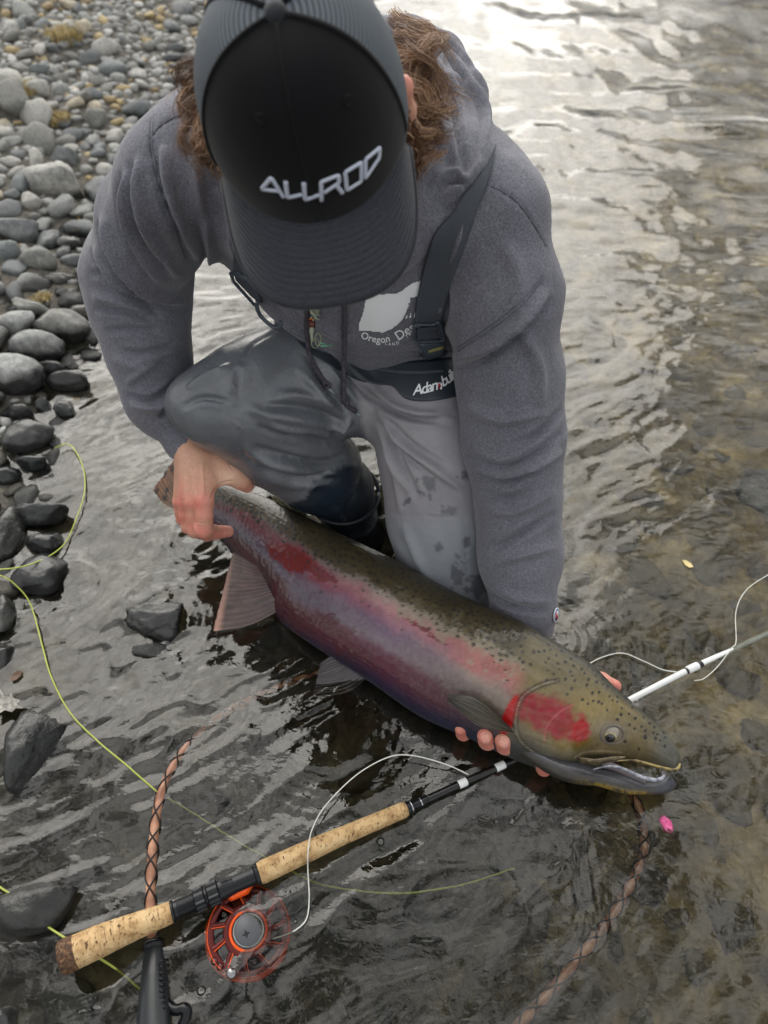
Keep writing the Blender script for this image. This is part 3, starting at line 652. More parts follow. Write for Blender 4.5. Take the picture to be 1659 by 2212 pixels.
q = proj(V); u, v = q[:, 0], q[:, 1]
nn = n2(u/60, v/60, 3, 4)
slate = np.array(srgb(98, 102, 108)); grey = np.array(srgb(140, 138, 144)); blue = np.array(srgb(134, 138, 145)); dk = np.array(srgb(42, 50, 58)); wetc = np.array(srgb(84, 86, 94))
isL = sst(-6, 6, (u-(735+.22*(v-700)))); isL = np.where(v < 800, sst(-5, 5, u-(775-.55*(800-v)+0)), isL)
col = slate[None]*(1+.12*nn[:, None])*(1-isL[:, None]) + grey[None]*(1+.05*nn[:, None])*isL[:, None]
kn = sst(-20, 30, v-1114)*isL; col = col*(1-kn[:, None]) + blue*kn[:, None]
belt = sst(-3, 3, u-735)*(v < np.interp(u, [700, 760, 800, 870, 905, 930, 990], [770, 790, 822, 832, 868, 880, 868]))*sst(-40, -36, u-700); 
bt = sst(0, 6, (v-np.interp(u, [600, 660, 680, 740, 775, 800], [1090, 1075, 1035, 1005, 995, 990])))*(u < 812)*(v > 985); col = col*(1-bt[:, None]) + np.array(srgb(34, 44, 56))*bt[:, None]
sn_ = n2(u/15, v/15, 21, 4, .6); spl = np.zeros(len(u))
for (x, y, rx, ry) in ((922, 1048, 20, 30), (968, 1100, 26, 12), (1004, 1028, 16, 10), (880, 1086, 10, 16), (985, 1235, 22, 40), (1028, 1265, 26, 36), (948, 1180, 9, 12), (1010, 1170, 10, 14), (905, 1000, 6, 6)):
    spl = np.maximum(spl, sst(.30, .42, 1.0-np.hypot((u-x)/rx, (v-y)/ry)*.9+.55*sn_))
spl = spl*isL; col = col*(1-.8*spl[:, None]) + wetc*.8*spl[:, None]
wd_me = new_mesh('waders', V, F); set_col(wd_me, 'Col', np.clip(col, 0, 1)); set_val(wd_me, 'wet', np.clip(1-isL + bt + .6*spl, 0, 1))
m = Mat('wader fabric', rough=.5); wa = m.attr('wet', 'Fac')
m.base(m.mix(.6, m.attr('Col'), m.ramp(m.noise(30, 5, .65), [(.3, (.82, .83, .85)), (.7, (1.15, 1.14, 1.12))]), 'MULTIPLY'))
m.rough(m.math('ADD', m.math('MULTIPLY', wa, -.30), m.math('ADD', .56, m.math('MULTIPLY', m.math('SUBTRACT', m.noise(26, 4, .6), .5), .30))))
m.bump((m.noise(500, 3, .6), .3, .0008), (m.noise(38, 5, .65), .45, .004)); wp = m.ramp(m.noise(9, 5, .7), [(.42, (.12, .12, .12)), (.56, (1, 1, 1))]); m.l(m.math('MULTIPLY', m.math('MULTIPLY', wa, wp), .35), m.b.inputs['Coat Weight']); m.b.inputs['Coat Roughness'].default_value = .16; M_WADER = m.m
waders = part('waders', wd_me, M_WADER, person); WT = bvh(V, F); BT = bvh(np.vstack([HV, V]), np.vstack([HFa, F+len(HV)]))
# boot
B = Body(); b0 = P(742, 1075, 1.255)
B.cone(b0+np.array([0, 0, .03]), b0+np.array([.012, .01, -.09]), .052, .046, .02); B.cone(b0+np.array([.02, -.02, -.105]), b0+np.array([-.05, -.14, -.12]), .048, .042, .03); B.cone(b0+np.array([.02, .05, -.11]), b0+np.array([.0, .0, -.12]), .045, .048, .02)
V, F = B.mesh(.005); V = smooth(V, F, 2); m = Mat('boot rubber', srgb(30, 36, 44), .45); m.bump((m.noise(40, 4), .3, .004)); M_BOOT = m.m
boot = part('wading_boot', new_mesh('wading_boot', V, F), M_BOOT, person)
V, F = tube([b0+np.array([-.0, 0, .005]), b0+np.array([.0, 0, -.003])], .058, 40); 
V, F = join([tube(np.array([b0+np.array([.060*cos(a), .060*sin(a)*1.0, .012+.01*sin(a)]) for a in np.linspace(0, 2*pi, 40)]), .0035, 8)]); part('gaiter_cuff', new_mesh('gaiter_cuff', V, F), M_BOOT, boot)
B = Body(); a1 = a_+np.array([-.02, .34, -.05]); B.cone(a1, a1+np.array([.0, .10, -.02]), .052, .05, .02); B.cone(a1+np.array([0, .1, -.02]), a1+np.array([0, .12, -.07]), .05, .035, .03)
V, F = B.mesh(.007); part('wading_boot', new_mesh('wading_boot', smooth(V, F, 2), F), M_BOOT, person)

# ---- body: head, neck, arms, hands as one skin mesh
th = radians(33); roll = radians(9)
HCc = P(664, 249, .68)
Fh = np.array([0, -cos(th), -sin(th)]); Uh = np.array([0, -sin(th), cos(th)]); Rh = np.array([1.0, 0, 0])
ax = CAM-HCc; ax /= np.linalg.norm(ax); RM = np.array(Matrix.Rotation(roll, 3, Vector(ax)))
Fh, Uh, Rh = RM@Fh, RM@Uh, RM@Rh
def HL(x, y, z): return HCc + np.multiply.outer(np.asarray(x, float), Rh) + np.multiply.outer(np.asarray(y, float), Fh) + np.multiply.outer(np.asarray(z, float), Uh)
HR = np.array([Rh, Fh, Uh])
B = Body()
B.ell(HL(0, -.008, .005), (.076, .094, .088), HR, .02); B.ell(HL(0, .03, -.06), (.058, .058, .07), HR, .03); B.ell(HL(0, .045, -.115), (.036, .035, .03), HR, .03)
B.cone(HL(0, .088, -.035), HL(0, .112, -.068), .008, .012, .012); B.ell(HL(.012, .098, -.07), (.008, .01, .007), HR, .006); B.ell(HL(-.012, .098, -.07), (.008, .01, .007), HR, .006)
B.cone(HL(-.035, .082, -.022), HL(.035, .082, -.022), .012, .012, .02); B.cone(HL(-.018, .088, -.092), HL(.018, .088, -.092), .006, .006, .006); B.cone(HL(-.016, .086, -.100), HL(.016, .086, -.100), .0065, .0065, .006)
for s in (-1, 1):
    B.ell(HL(.032*s, .076, -.038), (.014, .010, .011), HR, .006)
    B.cone(HL(.078*s, -.005, -.02), HL(.091*s, -.018, -.008), .010, .009, .008); B.cone(HL(.091*s, -.018, -.008), HL(.093*s, -.014, -.036), .009, .007, .006); B.cone(HL(.082*s, .0, -.055), HL(.096*s, -.010, -.036), .006, .007, .006)
neck = HL(0, -.03, -.06); B.cone(neck, W(-.05, .93, .56), .058, .062, .03)
B.ell(W(-.05, .95, .50), (.15, .09, .11), k=.05); B.ell(W(-.01, 1.0, .36), (.12, .09, .13), k=.05)
for pts in ([pp(500, 380, .97, 60), pp(385, 390, .90, 62), pp(296, 600, 1.07, 48), pp(325, 780, 1.11, 40), pp(345, 860, 1.118, 36), pp(372, 915, 1.122, 31), pp(410, 968, 1.12, 31)], [pp(960, 430, .97, 60), pp(1065, 475, .92, 62), pp(1105, 870, 1.01, 50), pp(1128, 1340, 1.10, 33)]): B.chain(pts, .02)
V1, F1 = B.mesh(.0055); V1 = smooth(V1, F1, 1)
B = Body()   # the hand on the tail
B.cone(pp(408, 950, 1.12, 36)[:3], pp(417, 985, 1.113, 37)[:3], .026, .027, .01)
mc = [((440, 992, 1.102, 25), (441, 1080, 1.083, 21)), ((426, 990, 1.106, 25), (417, 1083, 1.093, 19.5)), ((412, 990, 1.114, 25), (401, 1084, 1.108, 18)), ((402, 996, 1.124, 24), (391, 1082, 1.125, 17))]
for a, b in mc: B.cone(pp(*a)[:3], pp(*b)[:3], a[3]*a[2]/K, b[3]*b[2]/K, .010)
fg = [[(441, 1082, 1.083, 21.5), (442, 1112, 1.088, 18.5), (440, 1143, 1.098, 19.5), (462, 1150, 1.125, 16), (492, 1148, 1.15, 13)],
      [(416, 1084, 1.094, 20), (419, 1112, 1.102, 17), (422, 1144, 1.112, 18), (448, 1154, 1.14, 15), (475, 1150, 1.165, 13)],
      [(400, 1085, 1.109, 18.5), (402, 1110, 1.118, 15.5), (408, 1137, 1.128, 16.5), (432, 1150, 1.158, 14), (455, 1148, 1.18, 12)],
      [(390, 1084, 1.126, 17), (391, 1102, 1.134, 14), (395, 1120, 1.143, 14.5), (415, 1136, 1.172, 12), (435, 1138, 1.19, 11)]]
for f_ in fg:
    for a, b in zip(f_[:-1], f_[1:]): B.cone(pp(*a)[:3], pp(*b)[:3], a[3]*a[2]/K, b[3]*b[2]/K, .0035)
B.chain([pp(446, 985, 1.118, 29), pp(478, 1003, 1.112, 27), pp(503, 1022, 1.110, 22), pp(520, 1036, 1.118, 18), pp(534, 1050, 1.135, 15)], .012)
B.chain([pp(452, 1035, 1.100, 24), pp(478, 1020, 1.112, 23)], .014); B.chain([pp(425, 1020, 1.108, 36), pp(425, 1060, 1.106, 32)], .012)
V2, F2 = B.mesh(.0013); V2 = smooth(V2, F2, 2)
HFD = [('ridge', 3, .0009, [(437, 1000), (440, 1045), (440, 1075)]), ('ridge', 3, .0009, [(424, 1005), (418, 1050), (414, 1075)]), ('crease', 4, .0012, [(430, 1030), (429, 1060), (429, 1082)]), ('crease', 4, .0010, [(409, 1030), (408, 1060), (407, 1080)]),
 ('crease', 1.2, .0008, [(424, 1128), (436, 1131), (452, 1128)]), ('crease', 1.1, .0007, [(426, 1135), (438, 1138), (452, 1135)]), ('ridge', 2.2, .0006, [(398, 1010), (420, 1030), (450, 1022)]), ('crease', 1.5, .0008, [(418, 1104), (421, 1125), (427, 1150)]),
 ('crease', 1.4, .0008, [(490, 995), (500, 1012), (505, 1020)]), ('crease', 2.5, .0012, [(455, 1078), (462, 1060), (480, 1044), (505, 1038)]), ('crease', 1.1, .0006, [(428, 1078), (440, 1075), (452, 1078)]), ('crease', 1.1, .0006, [(386, 1082), (396, 1079), (404, 1080)])]
V2 = folds(V2, F2, [(k_, w_, a_*1.8, p_) for k_, w_, a_, p_ in HFD])
B = Body()   # the hand under the head
B.cone(P(1128, 1335, 1.105), P(1132, 1385, 1.115), .027, .028, .01)
B.ell(P(1150, 1450, 1.11), (.045, .05, .026), None, .02)
tips = [(1172, 1661, .980, 17), (1088, 1612, .985, 20), (1050, 1602, .992, 20), (998, 1586, 1.012, 16)]; kn_ = [(1188, 1520, 1.105), (1152, 1515, 1.11), (1118, 1505, 1.115), (1086, 1490, 1.12)]
for (tu, tv, td, tr), (ku, kv, kd) in zip(tips, kn_):
    B.cone(P(1145, 1440, 1.11), P(ku, kv, kd), .016, .0125, .012); B.cone(P(ku, kv, kd), P(.4*ku+.6*tu, .45*kv+.55*tv+10, kd-.03), .0125, .0115, .003); B.cone(P(.4*ku+.6*tu, .45*kv+.55*tv+10, kd-.03), P(tu+3, tv-2, td+.012), .0115, tr*td/K, .003); B.cone(P(tu+3, tv-2, td+.012), P(tu-2, tv-12, td-.004), tr*td/K, tr*.86*td/K, .003)
B.chain([pp(1165, 1420, 1.10, 24), pp(1240, 1448, 1.09, 19), pp(1300, 1470, 1.055, 16), pp(1328, 1482, 1.03, 14)], .006)
V3, F3 = B.mesh(.0014); V3 = smooth(V3, F3, 1)
V3 = folds(V3, F3, [('crease', 1.6, .0011, [(x-10, y+4), (x-10, y-6), (x-5, y-14), (x+5, y-14), (x+10, y-6), (x+10, y+4)]) for x, y in ((1050, 1597), (1091, 1607))] + [('crease', 1.2, .0006, [(x-14, y), (x, y-2), (x+14, y)]) for x, y in ((1050, 1580), (1091, 1590), (1310, 1470))])
nF = lambda F, o: F+o
V = np.vstack([V1, V2, V3]); F = np.vstack([F1, F2+len(V1), F3+len(V1)+len(V2)])
q = proj(V); u, v = q[:, 0], q[:, 1]
skin = np.array(srgb(214, 166, 142)); red = np.array(srgb(206, 100, 92)); pink = np.array(srgb(220, 136, 124)); pale = np.array(srgb(230, 194, 168))
nn = fbm(V, 60, 3, 5); w_red = np.zeros(len(V))
for (x, y, r, s) in ((428, 1088, 16, .9), (402, 1090, 18, .6), (386, 1086, 14, .8), (436, 1148, 14, .7), (410, 1140, 14, .8), (392, 1124, 12, 1), (470, 1158, 14, .9), (440, 1110, 30, .35), (420, 1120, 30, .4), (1051, 1600, 24, .9), (1088, 1610, 24, .9), (998, 1586, 22, .9), (1172, 1660, 22, .9), (1330, 1480, 22, 1), (888, 178, 40, 1)):
    w_red = np.maximum(w_red, s*np.exp(-((u-x)**2+(v-y)**2)/r**2))
col = skin[None]*(1+.06*nn[:, None]); pk = np.clip(.45+.4*nn, 0, 1)*sst(1000, 1090, v); col = col*(1-pk[:, None])+pink*pk[:, None]; col = col*(1-w_red[:, None]*.48)+red*w_red[:, None]*.48
web = np.exp(-((u-490)**2+(v-1040)**2)/22**2); col = col*(1-web[:, None])+pale*web[:, None]
for (x, y, rx, ry) in ((1050, 1594, 10, 13), (1091, 1604, 10, 13)):
    nl = sst(1.15, .95, np.hypot((u-x)/rx, (v-y)/ry)); col = col*(1-.6*nl[:, None])+np.array(srgb(236, 180, 165))*.6*nl[:, None]
body_me = new_mesh('body', V, F); set_col(body_me, 'Col', np.clip(col, 0, 1))
m = Mat('skin', rough=.42); m.b.inputs['Subsurface Weight'].default_value = .18; m.b.inputs['Subsurface Radius'].default_value = (.010, .004, .002); m.b.inputs['Subsurface Scale'].default_value = .6
m.base(m.mix(.5, m.attr('Col'), m.ramp(m.noise(260, 4, .7), [(.3, (.80, .74, .72)), (.7, (1.12, 1.12, 1.12))]), 'MULTIPLY'))
vs_ = m.n('TexVoronoi', {'Vector': m.co(), 'Scale': 900.0}).outputs['Distance']; m.bump((vs_, .35, .0006), (m.noise(150, 5, .7, m.co('Object', (1, 1, .35))), .5, .0016), (m.noise(48, 3, .6), .3, .003)); M_SKIN = m.m
part('body', body_me, M_SKIN, person)
for s in (-1, 1):
    V, F = ICO[3]; e = part('eye', new_mesh('eye', V*.0115+HL(.032*s, .080, -.038), F), Mat('eye white', (.75, .72, .68), .15).m, person)
    V2_, F2_ = ICO[2]; part('iris', new_mesh('iris', V2_*.0055+HL(.032*s, .0872, -.040), F2_), Mat('iris', (.06, .05, .03), .1).m, e)
# ---- cap
m = Mat('black twill', srgb(27, 29, 35), .85); m.b.inputs['Sheen Weight'].default_value = .12; m.b.inputs['Specular IOR Level'].default_value = .2
tw = m.n('TexWave', {'Vector': m.co(), 'Scale': 420.0, 'Distortion': .3}, bands_direction='DIAGONAL').outputs['Fac']
m.base(m.ramp(m.noise(500, 3, .7), [(.3, srgb(4, 5, 8)), (.7, srgb(11, 12, 17))])); m.bump((tw, .25, .0005), (m.noise(60, 3), .2, .002)); M_TWILL = m.m
m = Mat('brim cloth', srgb(36, 38, 45), .85); m.b.inputs['Sheen Weight'].default_value = .3
m.base(m.ramp(m.noise(400, 3, .7), [(.3, srgb(40, 43, 50)), (.7, srgb(62, 65, 73))])); st = m.attr('row', 'Fac')
rowf = m.math('POWER', m.math('ABSOLUTE', m.math('SINE', m.math('MULTIPLY', st, pi*13))), .35); m.bump((rowf, .9, .0020), (m.noise(500, 2), .25, .0006)); m.b.inputs['Specular IOR Level'].default_value = .2; m.base(m.mix(1.0, m.ramp(m.noise(400, 3, .7), [(.3, srgb(42, 45, 53)), (.7, srgb(64, 67, 76))]), m.ramp(rowf, [(0, (.55, .55, .55)), (.6, (1, 1, 1))]), 'MULTIPLY')); M_BRIM = m.m
m = Mat('cap mesh cloth', srgb(70, 78, 88), .7)
sm_ = m.math('SINE', m.math('MULTIPLY', m.attr('row', 'Fac'), 150)); m.base(m.mix(m.math('ADD', m.math('MULTIPLY', sm_, .5), .5), srgb(38, 44, 52), srgb(96, 106, 116))); m.bump((sm_, .5, .0012)); M_MESH = m.m
CA, CB, CH = .0930, .104, .128
def crown(ph, E, k=1.0):
    fr = np.cos(ph); c = np.clip(np.cos(E), 0, 1)**(.72-.06*np.clip(fr, 0, 1)); s = np.clip(np.sin(E), 0, 1)**(1.0)
    x = CA*c*np.sin(ph)*k; y = (CB*c*fr)*k + .004*s; z = CH*s*k - .012*np.cos(ph)*(1-s)*0 + .008*(1-s)*np.sin(ph)**2
    return HL(x, y, z)
def crown_panel(name, p0, p1, mat, e0=-.02, nu=60, nv=60, k=1.0, parent=None):
    ph = np.linspace(p0, p1, nu)[:, None]; E = np.linspace(e0, pi/2-.015, nv)[None, :]
    # front panel narrows towards the button along its curved seams
    PH = np.broadcast_to(ph, (nu, nv)); EE = np.broadcast_to(E, (nu, nv)); X = crown(PH, np.maximum(EE, 0), k); X = X - Uh*np.clip(-EE, 0, 1)[..., None]*.5
    o_ = crown(PH, np.maximum(EE, 0), k*.975) - Uh*np.clip(-EE, 0, 1)[..., None]*.5
    V = np.vstack([X.reshape(-1, 3), o_.reshape(-1, 3)]); n = nu*nv; g = grid_faces(nu, nv, flip=True); Fc = [tuple(f) for f in g]+[tuple(f[::-1]+n) for f in g]
    ring = [i*nv for i in range(nu)]+[(nu-1)*nv+j for j in range(1, nv)]+[i*nv+nv-1 for i in range(nu-2, -1, -1)]+[j for j in range(nv-2, 0, -1)]
    for a, b in zip(ring, ring[1:]+ring[:1]): Fc.append((a, b, b+n, a+n))
    me = new_mesh(name, V, Fc); set_val(me, 'row', np.r_[np.broadcast_to(E, (nu, nv)).ravel(), np.broadcast_to(E, (nu, nv)).ravel()])
    return me
cap = part('cap', crown_panel('cap', radians(-70), radians(70), M_TWILL, nu=90), M_TWILL, person)
q4 = [(70, 125), (125, 180), (180, 235), (235, 290)]
for a, b in q4: part('mesh_panel', crown_panel('mesh_panel', radians(a+.3), radians(b-.3), M_MESH, k=.997), M_MESH, cap)
for a in (70, 125, 180, 235, 290, 0):
    E = np.linspace(0, pi/2-.03, 50); X = crown(np.full(50, radians(a)), E, 1.003 if a else 1.0005); part('seam', new_mesh('seam', *tube(X, .0016 if a else .0008, 8, ry=.0028 if a else .0012)), M_TWILL, cap)
V, F = ICO[3]; part('button', new_mesh('button', HL(V[:, 0]*.0085, V[:, 1]*.0085+.004, V[:, 2]*.005+CH+.001), F), M_BRIM, cap)
# brim
ns, ntt = 90, 34; s = np.linspace(-1, 1, ns)[:, None]; t = np.linspace(0, 1, ntt)[None, :]
ph = s*radians(66); xi = CA*np.sin(ph)*.99; yi = CB*np.cos(ph)*.985
ps = s*radians(90); xo = .0890*np.sign(np.sin(ps))*np.abs(np.sin(ps))**.80; yo = .040+.132*np.abs(np.cos(ps))**.60
x = xi*(1-t)+xo*t; y = yi*(1-t)+yo*t
z = -.002 - 1.9*(x**2)*(.35+.65*t) - .22*(y-CB*.9)*(t) + .008*(1-t)*np.sin(ph)**2 - .008*t
tk = .0016
top = HL(x, y, z+tk).reshape(-1, 3); botm = HL(x, y, z-tk).reshape(-1, 3); n = ns*ntt; g = grid_faces(ns, ntt); Fc = [tuple(f[::-1]) for f in g]+[tuple(f+n) for f in g]
ring = [i*ntt for i in range(ns)]+[(ns-1)*ntt+j for j in range(1, ntt)]+[i*ntt+ntt-1 for i in range(ns-2, -1, -1)]+[j for j in range(ntt-2, 0, -1)]
for a, b in zip(ring, ring[1:]+ring[:1]): Fc.append((a, b, b+n, a+n))
me = new_mesh('brim', np.vstack([top, botm]), Fc); rowv = np.broadcast_to(t, (ns, ntt)).ravel(); set_val(me, 'row', np.r_[rowv, rowv]); brim = part('brim', me, M_BRIM, cap)
eo = part('brim_edge', new_mesh('brim_edge', *tube(HL(x[:, -1], y[:, -1], z[:, -1]), .0023, 10)), M_BRIM, brim)
CT = bvh_of(cap)
def stroke(tree, pts, hw, th_, lift=0, n=None, closed=False, sm=1):
    pts = list(pts) + ([pts[0]] if closed else []); c = resample(np.array(pts, float), n or max(8, int(sum(math.dist(a, b) for a, b in zip(pts[:-1], pts[1:]))/3)))
    X, N = on_surf(tree, c, lift, sm)
    if X is None: return None
    d = np.mean(proj(X)[:, 2]); return tube(X, th_, 8, ry=hw*d/K, N0=N)
m = Mat('white thread', srgb(218, 226, 246), .6); m.bump((m.n('TexWave', {'Vector': m.co(), 'Scale': 600.0}).outputs['Fac'], .4, .0006)); M_THREAD = m.m
def cc(pts): return [(540+a*.1953, 302+b*.1953) for a, b in pts]
LET = {'a': [[(310, 562), (130, 542), (237, 412), (372, 632)]], 'l': [[(395, 455), (415, 638), (575, 600)]], 'l2': [[(595, 470), (610, 662), (765, 603)]],
       'r': [[(790, 670), (785, 462), (975, 388), (985, 470), (820, 580)], [(950, 492), (1022, 588)]], 'o': [[(1050, 355), (1070, 555), (1228, 455), (1225, 248), (1050, 355)]], 'd': [[(1272, 215), (1430, 85), (1425, 195), (1275, 422), (1272, 215)]]}
for k, sts in LET.items():
    VF = join([stroke(CT, cc(s_), 5.0, .0012, .0005) for s_ in sts]); part('embroidered_letter', new_mesh('embroidered_letter', *VF), M_THREAD, cap)
for (u, v) in ((562, 257), (752, 218)):
    X, N = cast(CT, u, v, .0003); a_2 = np.cross(N, [1, 0, 0]); a_2 /= np.linalg.norm(a_2); b_2 = np.cross(N, a_2)
    ring = np.array([X+.0035*(cos(t_)*a_2+sin(t_)*b_2) for t_ in np.linspace(0, 2*pi, 20)]); eyl = part('eyelet', new_mesh('eyelet', *join([tube(ring, .0012, 8), tube([X-N*.002, X+N*.0003], .0022, 12)])), M_TWILL, cap)
# ---- hair
def strands(guides, n, wid, seed, curl=.0065):
    r = np.random.RandomState(seed); V = []; F = []; T = []
    locks = []
    for i in range(max(18, n//34)):
        locks.append((r.randint(len(guides)), r.normal(size=3)*.0075, r.normal(size=3)*.007, r.uniform(.9, 2.0), r.uniform(0, 6.3), r.uniform(0, 6.3), r.uniform(.75, 1.05), r.uniform(.5, 1.5), r.rand()))
    for i in range(n):
        gi, off, off2, f1, p1, p2, L_, cu_, tn_ = locks[r.randint(len(locks))]; G3 = np.array([P(*p) for p in spline(np.array(guides[gi], float), 22)]); m_ = len(G3); t = np.linspace(0, 1, m_)
        if r.rand() < .06: off2 = off2+r.normal(size=3)*.014; cu_ *= 1.8
        off = off+r.normal(size=3)*.0028; off2 = off2+r.normal(size=3)*.0034; p1 += r.normal()*.25; p2 += r.normal()*.25; L_ *= r.uniform(.85, 1.05)
        G3 = G3[0]+(G3-G3[0])*L_
        X = G3 + off*(1-.3*t[:, None]) + off2*t[:, None]**2 + curl*cu_*t[:, None]**.7*np.stack([np.cos(f1*6.3*t+p1), np.sin(f1*6.3*t+p2), np.sin(f1*6.3*t+p1)*.6], -1)
        w = wid*(1-.65*t)*r.uniform(.6, 1.2); T_ = np.gradient(X, axis=0); sd = np.cross(T_, X-CAM+r.normal(size=3)*.3); sd /= np.linalg.norm(sd, axis=1)[:, None]+1e-9; nr = np.cross(T_, sd); nr /= np.linalg.norm(nr, axis=1)[:, None]+1e-9
        k = len(V)*0; b0_ = sum(len(a) for a in V); V.append(np.stack([X-sd*w[:, None], X+nr*w[:, None]*.8, X+sd*w[:, None]], 1).reshape(-1, 3))
        F.append(grid_faces(m_, 3, False, True)+b0_); T.append(np.full(m_*3, np.clip(.55*tn_+.45*r.rand()+.1, 0, 1)))
    return np.vstack(V), np.vstack(F), np.concatenate(T)
GR = [[(868, 60, .80), (905, 70, .79), (938, 90, .79), (948, 125, .80)], [(875, 95, .79), (930, 110, .78), (950, 160, .785), (935, 205, .79)], [(880, 130, .79), (915, 150, .78), (955, 200, .785), (982, 240, .79)], [(882, 200, .785), (905, 210, .775), (940, 245, .775), (978, 232, .78)],
      [(880, 180, .79), (925, 190, .78), (955, 260, .78), (925, 285, .785)], [(885, 230, .785), (915, 260, .78), (945, 290, .785), (985, 290, .79)], [(886, 250, .785), (905, 290, .78), (935, 300, .785), (900, 325, .79)], [(888, 290, .785), (900, 320, .78), (925, 345, .785), (905, 360, .79)],
      [(870, 75, .80), (925, 95, .79), (915, 130, .785), (890, 150, .785)], [(890, 220, .78), (930, 240, .775), (925, 280, .775), (890, 300, .78)], [(862, 50, .81), (900, 85, .80), (960, 95, .80), (925, 180, .79)], [(886, 215, .78), (900, 235, .775), (915, 265, .775), (950, 275, .78)]]
GL = [[(446, 145, .78), (416, 155, .77), (399, 180, .77), (403, 215, .775)], [(441, 160, .78), (409, 175, .77), (406, 210, .77), (431, 245, .775)], [(446, 180, .775), (429, 195, .77), (423, 225, .77), (441, 250, .77)], [(446, 225, .77), (419, 250, .765), (421, 285, .765), (436, 325, .77)],
      [(453, 250, .765), (436, 265, .76), (431, 300, .76), (453, 320, .765)], [(459, 280, .765), (446, 300, .76), (461, 330, .76), (483, 345, .765)], [(471, 310, .765), (469, 335, .76), (481, 355, .76), (491, 362, .765)]]
m = Mat('brown hair', rough=.42); m.base(m.ramp(m.attr('tone', 'Fac'), [(0, srgb(56, 40, 30)), (.45, srgb(104, 76, 56)), (.8, srgb(146, 110, 80)), (1, srgb(184, 148, 114))])); m.b.inputs['Specular IOR Level'].default_value = .6; M_HAIR = m.m
for g, n, sd in ((GR, 1900, 3), (GL, 1300, 4)):
    V, F, T = strands(g, n, .00042, sd); me = new_mesh('hair', V, F); set_val(me, 'tone', T); part('hair', me, M_HAIR, person)
r = np.random.RandomState(8)   # hair close to the skull under the cap, sides and back
V = []; F = []; T = []; o_ = 0
for i in range(1300):
    a = r.uniform(radians(75), radians(285)); p0 = HL(.080*sin(a), .092*cos(a)-.004, -.012+r.uniform(-.01, .01)); t = np.linspace(0, 1, 10)[:, None]; ln = r.uniform(.06, .10)
    X = p0 + (-Uh*ln*t) + (HL(sin(a), cos(a), 0)-HCc)*(.012*np.sin(2.5*t)+.003*np.sin(14*t+r.rand()*6)) + r.normal(size=3)*.006*t; w = .0006
    sd = np.cross(np.gradient(X, axis=0), r.normal(size=3)); sd /= np.linalg.norm(sd, axis=1)[:, None]; V.append(np.stack([X-sd*w, X+sd*w], 1).reshape(-1, 3)); F.append(grid_faces(10, 2)+o_); o_ += 20; T.append(np.full(20, r.rand()))
me = new_mesh('hair', np.vstack(V), np.vstack(F)); set_val(me, 'tone', np.concatenate(T)); part('hair', me, M_HAIR, person)
# ---- straps, buckles, cords, prints
m = Mat('webbing', srgb(66, 72, 82), .75); wv = m.n('TexWave', {'Vector': m.co(), 'Scale': 260.0, 'Distortion': .2}, bands_direction='DIAGONAL').outputs['Fac']
m.base(m.mix(wv, srgb(52, 58, 67), srgb(86, 92, 102))); m.bump((wv, .6, .0012)); M_WEB = m.m
M_PLAST = Mat('buckle plastic', srgb(66, 76, 86), .38).m
def S6(pts): return [(864+a*.479, b*.479) for a, b in pts]
sl = ribbon(HT, S6([(375, 790), (250, 950), (150, 1040), (115, 1150), (85, 1270), (68, 1360), (62, 1455)]), S6([(428, 660), (400, 830), (330, 980), (285, 1090), (240, 1240), (218, 1330), (182, 1460)]), .0022, .0035, 60, 9, 10)
st1 = part('suspender', new_mesh('suspender', *sl), M_WEB, person)
sl = ribbon(HT, [(505, 455), (504, 520), (508, 575), (522, 615), (548, 645)], [(540, 460), (548, 520), (556, 580), (564, 622), (570, 650)], .0022, .003, 40, 7, 8)
st2 = part('suspender', new_mesh('suspender', *sl), M_WEB, person)
def frame_loop(tree, pts, r_, lift, sm=2, closed=True, n=60):
    pts = np.array(pts+[pts[0]] if closed else pts, float); c = resample(pts, n)
    for _ in range(2): c[1:-1] = (c[:-2]+2*c[1:-1]+c[2:])/4
    X, N = on_surf(tree, c, 0, 2); X = X.mean(0)+(X-X.mean(0)); pn = N.mean(0); pn /= np.linalg.norm(pn)
    X = X - np.outer((X-X.mean(0))@pn, pn)*.7 + N.mean(0)*lift
    return tube(X, r_, 10, ry=r_*.75)
c7 = lambda pts: [(756+a*.1628, 567+b*.1628) for a, b in pts]   # from the close-up of the chest
bk = [frame_loop(BT, c7([(850, 765), (1180, 740), (1235, 960), (890, 1000), (835, 960), (830, 830)]), .0027, .009), frame_loop(BT, c7([(1170, 760), (1215, 840), (1240, 960), (1220, 965), (1190, 850)]), .002, .009)]
bw = ribbon(BT, c7([(870, 830), (865, 985)]), c7([(1200, 800), (1235, 955)]), .003, .0045, 12, 5, 6)
part('slider', new_mesh('slider', *join(bk)), M_PLAST, st1); part('folded_webbing', new_mesh('folded_webbing', *bw), M_WEB, st1)
b2_ = [frame_loop(BT, c7([(950, 1180), (970, 1290), (1050, 1300), (1240, 1250), (1280, 1190)]), .0034, .009, closed=False)]
bb = ribbon(BT, c7([(900, 1010), (905, 1080), (950, 1150), (965, 1190)]), c7([(1240, 985), (1240, 1030), (1200, 1120), (1180, 1200)]), .005, .007, 20, 6, 6)
bck = part('side_release_buckle', new_mesh('side_release_buckle', *join(b2_+[bb])), M_PLAST, st1)
m = Mat('yellow label', srgb(150, 146, 92), .5); lb = ribbon(BT, c7([(1005, 1080), (1012, 1112)]), c7([(1200, 1022), (1195, 1058)]), .0006, .0125, 8, 6, 6); part('label', new_mesh('label', *lb), m.m, bck)
